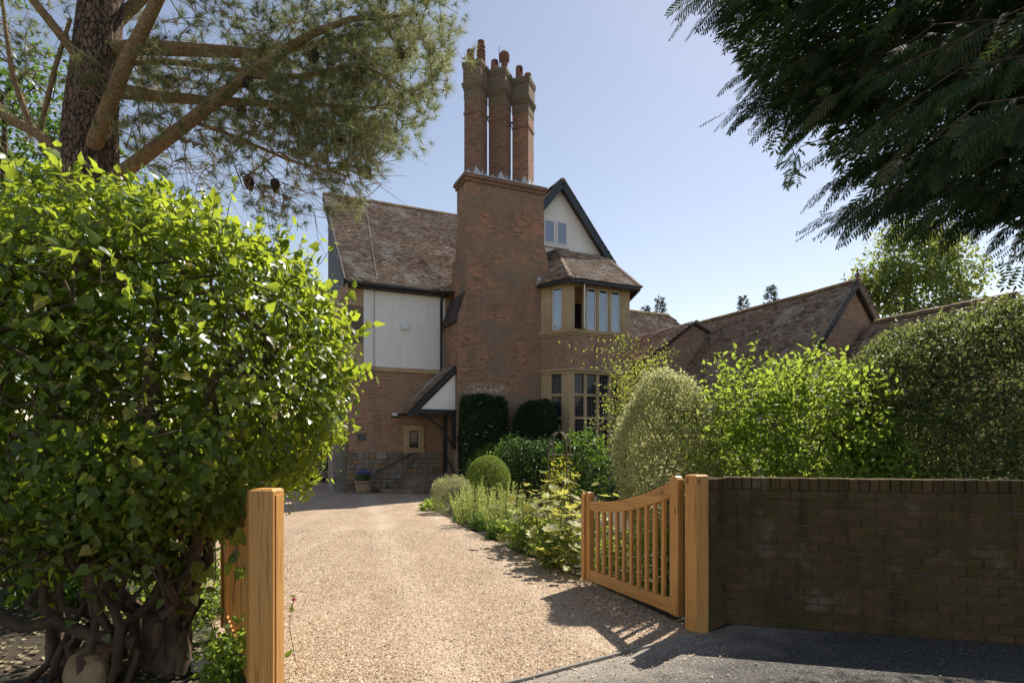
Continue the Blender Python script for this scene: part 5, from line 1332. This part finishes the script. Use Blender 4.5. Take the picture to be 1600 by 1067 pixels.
# ================================================================ OVERHANGING CYPRESS (top right)
rng = np.random.default_rng(41)
cyp = thing('cypress_tree', 'dark overhanging cypress with feathery drooping sprays', 'tree', (7.4, 4.6, 0))
ct = [((7.4, 4.6, -.1), .3), ((7.35, 4.6, 2.5), .27), ((7.2, 4.6, 5), .22), ((7.1, 4.6, 8), .15), ((7.0, 4.6, 11), .05)]
trunk = [(np.array(p, float), r) for p, r in ct]
climbs = []
for z0, ex, ey, ez in [(3.6, 3.6, 5.2, 4.6), (4.2, 2.8, 5.6, 5.4), (4.8, 2.2, 5.0, 6.2), (3.0, 4.6, 5.8, 3.9), (5.5, 2.6, 4.0, 7.0), (3.4, 4.0, 4.4, 5.0), (4.4, 4.2, 6.4, 5.6), (5.2, 3.2, 2.0, 6.6), (4.6, 5.0, 1.2, 6.0), (6.5, 4.0, 4.2, 8.6), (6.5, 3.4, 5.6, 8.2), (5.8, 6.5, 1.5, 8.2)]:
    a = np.array((7.25, 4.6, z0)); b = np.array((ex, ey, ez)); m = (a + b) / 2 + np.array((0, 0, .35)); climbs.append([(a, .07), ((a + m) / 2 + np.array((0, 0, .1)), .055), (m, .042), ((m + b) / 2, .028), (b, .014)])
tg = []; boughs = []
def in_view_region(p):
    return p[0] / p[1] * FPX + CX, HY - (p[2] - EYE) / p[1] * FPX
for px, py in [(1062, 2), (1075, 12), (1100, 25), (1145, 50), (1185, 80), (1160, 110), (1150, 140), (1137, 172), (1150, 165), (1170, 170), (1190, 165), (1210, 185), (1235, 200), (1250, 215), (1290, 240), (1275, 300), (1295, 345), (1305, 335), (1320, 350), (1345, 340), (1375, 335), (1400, 350), (1425, 360), (1450, 355), (1480, 365), (1510, 350), (1540, 365), (1565, 380), (1590, 395), (1120, 10), (1180, 20), (1200, 130), (1230, 150)]:
    p = np.array(P(px, py, rng.uniform(4.5, 5.7))); boughs.append((p + np.array((rng.uniform(.8, 1.5), rng.uniform(-.1, .3), rng.uniform(.25, .6))), p, 22))
while len(boughs) < 430:
    p = np.array((rng.uniform(1.3, 6.4), rng.uniform(3.4, 6.6), rng.uniform(3.0, 8.6)))
    px, py = in_view_region(p)
    lim = np.interp(px, [1055, 1120, 1140, 1175, 1215, 1290, 1300, 1400, 1500, 1600, 1800], [15, 50, 165, 175, 215, 250, 335, 345, 345, 385, 400])
    if px < 1058 or py > lim: continue
    if py < -200 and rng.random() < .6: continue
    st = p + np.array((rng.uniform(.7, 1.5), rng.uniform(-.25, .35), rng.uniform(.25, .7))); boughs.append((st, p, 22))
while len(boughs) < 510:   # unseen boughs added over the road to block sky light from wall and posts
    p = np.array((rng.uniform(-.5, 7), rng.uniform(-5.5, 2.2), rng.uniform(4.9, 9.0))); boughs.append((p + np.array((1.2, .2, .6)), p, 9))
tg = np.array([b_[0] for b_ in boughs])
paths, nodes, rad = grow([trunk] + climbs, tg, .2, .05, .006, .38, sag=-.05)
tubes(paths[:1], M['bark'], 'trunk', cyp, n=10); tubes(paths[1:], M['bark'], 'limbs', cyp, n=4)['kind'] = 'stuff'
sp, sd, bl, sL = [], [], [], []
for st, p, k in boughs:
    m = (st + p) / 2 + np.array((0, 0, rng.uniform(.08, .2))); d = p - st; ln = np.linalg.norm(d); d = d / ln
    bl.append(([st, m, p], [.007, .005, .002])); sz = 1.0 if k > 10 else 2.0
    for q in range(k):
        f = (q + rng.random()) / k; a_ = st * (1 - f) ** 2 + 2 * m * f * (1 - f) + p * f * f
        sp.append(a_ + rng.normal(0, .02, 3)); side = rng.normal(0, .5)
        sd.append(d * .9 + np.array((0, side, -.28 - .25 * rng.random() + .1 * rng.normal())) + rng.normal(0, .12, 3)); sL.append(rng.uniform(.26, .5) * sz * (1.1 - .45 * f))
tubes(bl, M['bark'], 'boughs', cyp, n=3)['kind'] = 'stuff'
sp = np.array(sp); sd = np.array(sd); n = len(sp); Ls = np.array(sL)
N = np.array((0, -.5, .8)) + rng.normal(0, .45, (n, 3))
leaves(sp, sd, N, Ls, Ls * rng.uniform(.8, 1.1, n), T_SPRAY, M['cypress'], 'sprays', cyp, kind='stuff')
fp_ = []
while len(fp_) < 42000:
    p = np.array((rng.uniform(1.8, 7.5), rng.uniform(4.6, 7.2), rng.uniform(3.2, 8.2))); px, py = in_view_region(p)
    if px < 1130 or py < -80 or py > np.interp(px, [1130, 1180, 1290, 1310, 1400, 1500, 1600, 1800], [40, 120, 190, 260, 300, 310, 350, 370]): continue
    fp_.append(p)
fp_ = np.array(fp_); kk = np.sin(fp_ @ np.array((2.1, 1.3, 2.9))) + np.sin(fp_ @ np.array((-3.1, 2.2, 1.7)) + 1) > -.75; fp_ = fp_[kk]; n = len(fp_)
leaves(fp_, np.array((-.8, .05, -.5)) + rng.normal(0, .3, (n, 3)), rng.normal(0, .6, (n, 3)) + np.array((0, -.6, .6)), rng.uniform(.07, .16, n), rng.uniform(.012, .024, n), T_RHOMB, M['cypress'], 'inner_twigs', cyp, kind='stuff')
# ash-like compound leaves of a creeper hanging through the cypress
wis = thing('hanging_creeper', 'green creeper with paired leaflets hanging from the dark cypress', 'climber', (5.2, 5.4, 0))
cl = []; cp = []; cd = []
strands = [[(1300, 60), (1240, 150), (1225, 200), (1245, 250), (1235, 285)], [(1290, 100), (1225, 165), (1205, 185)], [(1330, 200), (1250, 230), (1228, 275)], [(1345, 0), (1350, 50), (1360, 95)], [(1400, 20), (1405, 70), (1420, 100)], [(1640, 250), (1610, 330), (1590, 380), (1575, 405)], [(1650, 330), (1610, 385), (1590, 410)], [(1210, -10), (1215, 10), (1230, 30)]]
for st in strands:
    Y = rng.uniform(4.6, 5.4); pts = [np.array(P(x, y, Y)) for x, y in st]; cl.append((pts, [.006] + [.004] * (len(pts) - 2) + [.002]))
    for i in range(len(pts) - 1):
        for f in np.linspace(0, 1, 5): cp.append(pts[i] + (pts[i + 1] - pts[i]) * f + rng.normal(0, .03, 3)); cd.append(np.array((rng.normal(-.2, .6), rng.normal(0, .6), -.6)))
cl.append(([np.array((5.2, 5.4, 0)), np.array((5.4, 5.2, 2.6)), np.array((5.0, 5.2, 4.2)), np.array(P(1400, 20, 5)), np.array(P(1300, 60, 5))], [.02, .018, .014, .01, .007]))
cl.append(([np.array((5.4, 5.2, 2.6)), np.array(P(1700, 250, 5)), np.array(P(1640, 250, 5))], [.014, .01, .007]))
tubes(cl, M['twig'], 'stems', wis, n=5)
cp = np.array(cp); cd = np.array(cd); n = len(cp); Ls = rng.uniform(.14, .24, n)
leaves(cp, cd, rng.normal(0, .5, (n, 3)) + np.array((0, -.5, .8)), Ls, Ls * .9, T_PINN, M['mid_leaf'], 'compound_leaves', wis, kind='stuff')

rng = np.random.default_rng(61)
# ================================================================ TREES BEYOND
def broad_tree(name, label, base, h, lobes, n, L, mat, trunk_r, group=None):
    t = thing(name, label, 'tree', base, 0, group); b = np.array(base, float)
    P_, O_ = [], []
    for (dx, dy, z, r) in lobes:
        sp, so = shell(int(n * r * r), b + np.array((dx, dy, z)), (r, r, r * .8), Lump(.25, 8, 3.5), .55, None); P_.append(sp); O_.append(so)
    P_ = np.concatenate(P_); O_ = np.concatenate(O_)
    trunk = [(b + np.array((0, 0, -.2)), trunk_r), (b + np.array((.1, 0, h * .3)), trunk_r * .8), (b + np.array((0, .1, h * .6)), trunk_r * .5), (b + np.array((.1, 0, h * .85)), trunk_r * .2)]
    k = rng.choice(len(P_), min(260, len(P_)), replace=False)
    paths, nodes, rad = grow([trunk], P_[k], .5, .12, .012, .45)
    tubes(paths[:1], M['bark'], 'trunk', t, n=8); tubes(paths[1:], M['bark'], 'branches', t, n=4)['kind'] = 'stuff'
    lp, lo_ = clumped(P_, O_, 5, L * 1.2); D, N = orient(lo_, .5, .9, .1, .8); Ls = rng.uniform(.6, 1.3, len(lp)) * L
    leaves(lp, D, N, Ls, Ls * .65, T_RHOMB, M[mat], 'crown', t, kind='stuff'); return t
broad_tree('oak_tree', 'sunlit green oak crown standing beyond the outbuilding roofs', (26.0, 40, 0), 16, [(-1.8, 0, 12.6, 1.9), (.4, 0, 14.2, 2.3), (2.4, 0, 13.6, 1.9), (0, 0, 11.4, 2.3), (-2.6, .5, 11.6, 1.4), (3.0, 0, 10.8, 1.6), (3.6, 0, 12.4, 1.1), (.8, .5, 9.2, 2.0), (-.6, -.4, 15.6, 1.1), (1.9, 0, 15.2, 1.2)], 85, .27, 'oak_leaf', .45)
broad_tree('background_tree', 'leafy green tree in sun behind the pine trunk', (-12.2, 14.5, 0), 11, [(0, 0, 6, 2.4), (-1.5, 0, 8, 2.2), (1.2, 0, 8.4, 2.0), (.4, 0, 10.2, 1.8), (2.2, .3, 6.4, 1.7), (-2.6, 0, 5.5, 2.0), (1.0, 0, 4.2, 1.8)], 120, .14, 'mid_leaf', .25)
def far_conifer(base, h, lab):
    t = thing('distant_conifer', lab, 'tree', base, 0, 'conifers on the skyline'); b = np.array(base, float)
    MB().tube([(0, 0, 0), (0, 0, h * .98)], [.18, .03], 6).build('trunk', M['bark'], t)
    pos, D = [], []
    for z in np.linspace(h * .35, h * .99, 60):
        k = (h - z) / h
        for q in range(5):
            a = rng.random() * 6.28; l = (.25 + 3.2 * k) * rng.uniform(.6, 1.1)
            for f in np.linspace(.2, 1, 4): pos.append(b + np.array((math.cos(a) * l * f, math.sin(a) * l * f, z + l * f * .15))); D.append((math.cos(a), math.sin(a), rng.uniform(-.3, .4)))
    pos = np.array(pos); D = np.array(D) + rng.normal(0, .4, (len(pos), 3)); n = len(pos)
    leaves(pos, D, np.array((0, 0, 1.0)) + rng.normal(0, .5, (n, 3)), np.full(n, .45), np.full(n, .16), T_RHOMB, M['hazy_needle'], 'crown', t, kind='stuff')
for px, top, Y, lb in [(1031, 465, 62, 'dark distant conifer top just right of the bay window'), (1162, 462, 66, 'thin distant conifer top above the middle of the outbuilding ridge'), (1205, 447, 60, 'taller distant conifer top above the outbuilding ridge'), (1008, 478, 66, 'smallest distant conifer top close to the bay eaves')]:
    far_conifer(((px - CX) / FPX * Y, Y, 0), EYE + (HY - top) / FPX * Y, lb)

# ================================================================ LEFT BED DETAILS
def rock(loc, r, lab, mat='sandstone', sq=(1, 1, 1)):
    bm = bmesh.new(); bmesh.ops.create_icosphere(bm, subdivisions=4, radius=1); l = Lump(.3, 8, 1.6); l2 = Lump(.07, 10, 9)
    co = np.array([v.co[:] for v in bm.verts]); f = l(co) * l2(co); co = np.sign(co) * np.abs(co) ** .75
    for v, c_, k in zip(bm.verts, co, f): v.co = Vector(c_ * k) * r; v.co.x *= sq[0]; v.co.y *= sq[1]; v.co.z *= sq[2]
    me = bpy.data.meshes.new('rock'); bm.to_mesh(me); bm.free(); me.polygons.foreach_set('use_smooth', [True] * len(me.polygons)); me.materials.append(M[mat]); set_uv(me)
    o = link('rock', me); o.location = loc; tag(o, lab, 'rock'); return o
rock((-2.86, 4.2, .1), .19, 'big brown sandstone rock at the foot of the ivy trunks', sq=(1, 1, 1.1))
rock((-1.88, 4.12, .03), .17, 'flat pale stone slab beside the foreground post', 'stone_grey', (1.3, 1, .35))
rock((-2.2, 4.35, .06), .08, 'small grey stone behind the flat slab', 'stone_grey')
for x, y, r, lb in [(-1.82, 4.0, .2, 'leafy green seedlings between the ivy trunks and the oak post'), (-2.75, 6.0, .35, 'sunlit low plants behind the ivy trunks'), (-3.0, 5.4, .4, 'low green plants in the bed behind the ivy')]:
    shrub('bed_plant', lb, 'plant', (x, y, 0), (x, y, .2), (r, r, r * 1.1), 200, 4, .05, (.035, .075), (.45, .65), T_OVAL, 'phila', .25, .3, .02, .6, .9, .05, stems=26, stem_r=.003)
for x, y, r, lb in [(-4.6, 6.3, 1.0, 'shady evergreen bush behind the ivy trunks at the foot of the pine'), (-6.4, 5.6, 1.1, 'shady evergreen bush left of the pine trunk')]:
    shrub('shade_bush', lb, 'bush', (x, y, 0), (x, y, .6), (r * 1.1, r * .7, .85), 1300, 4, .06, (.05, .1), (.45, .6), T_OVAL, 'mid_leaf', .25, .5, .02, .6, .9, .1, stems=60, stem_r=.004)
fl_ = thing('pink_flower', 'single pink flower leaning over the gravel by the post', 'flower', (-1.62, 4.55, 0))
e = np.array(P(459, 936, 4.45)); tubes([([np.array((-1.62, 4.55, 0)), np.array((-1.65, 4.5, .3)), e], [.003, .0025, .002])], M['mid_leaf'], 'stem', fl_, n=4)
n = 40; oo = unit(rng.normal(0, 1, (n, 3))); leaves(np.repeat(e[None], n, 0), oo, rng.normal(0, 1, (n, 3)), np.full(n, .018), np.full(n, .01), T_RHOMB, M['pink_petal'], 'petals', fl_)
n = 6; leaves(np.repeat((e * .7 + np.array((-1.65, 4.5, .3)) * .3)[None], n, 0), unit(rng.normal(0, 1, (n, 3))), np.repeat(np.array([[0, 0, 1.0]]), n, 0), np.full(n, .04), np.full(n, .018), T_OVAL, M['phila'], 'leaves', fl_)
# litter under the ivy and on the shaded road
n = 900; x = rng.uniform(-4.2, -1.5, n); y = rng.uniform(3.7, 6, n); k = ~inpoly(x, y, GRAVEL); x, y = x[k], y[k]; n = len(x)
o = leaves(np.stack([x, y, rng.uniform(.01, .03, n)], 1), np.concatenate([rng.normal(0, 1, (n, 2)), np.zeros((n, 1))], 1), np.array((0, 0, 1.0)) + rng.normal(0, .25, (n, 3)), rng.uniform(.03, .07, n), rng.uniform(.02, .05, n), T_OVAL, M['dry_leaf'], 'leaf_litter', None, kind='stuff')
tag(o, 'dry fallen leaves covering the soil under the ivy', 'leaf litter')
n = 230; x = rng.uniform(1.7, 4.6, n); y = rng.uniform(3.9, 5.4, n); k = y < 5.45 - (x - 1.98) * .27; x, y = x[k], y[k]; n = len(x)
o = leaves(np.stack([x, y, rng.uniform(.009, .016, n)], 1), np.concatenate([rng.normal(0, 1, (n, 2)), np.zeros((n, 1))], 1), np.array((0, 0, 1.0)) + rng.normal(0, .2, (n, 3)), rng.uniform(.01, .035, n), rng.uniform(.008, .02, n), T_OVAL, M['dry_leaf'], 'fallen_leaves', None, kind='stuff')
tag(o, 'scattered fallen leaves on the asphalt by the wall', 'fallen leaves')
n = len(lit_xy)
o = leaves(lit_xy, np.concatenate([rng.normal(0, 1, (n, 2)), np.zeros((n, 1))], 1), np.array((0, 0, 1.0)) + rng.normal(0, .3, (n, 3)), rng.uniform(.012, .035, n), rng.uniform(.008, .02, n), T_OVAL, M['dry_leaf'], 'stray_leaves', None, kind='stuff')
tag(o, 'stray dry leaves blown onto the gravel drive', 'fallen leaves')
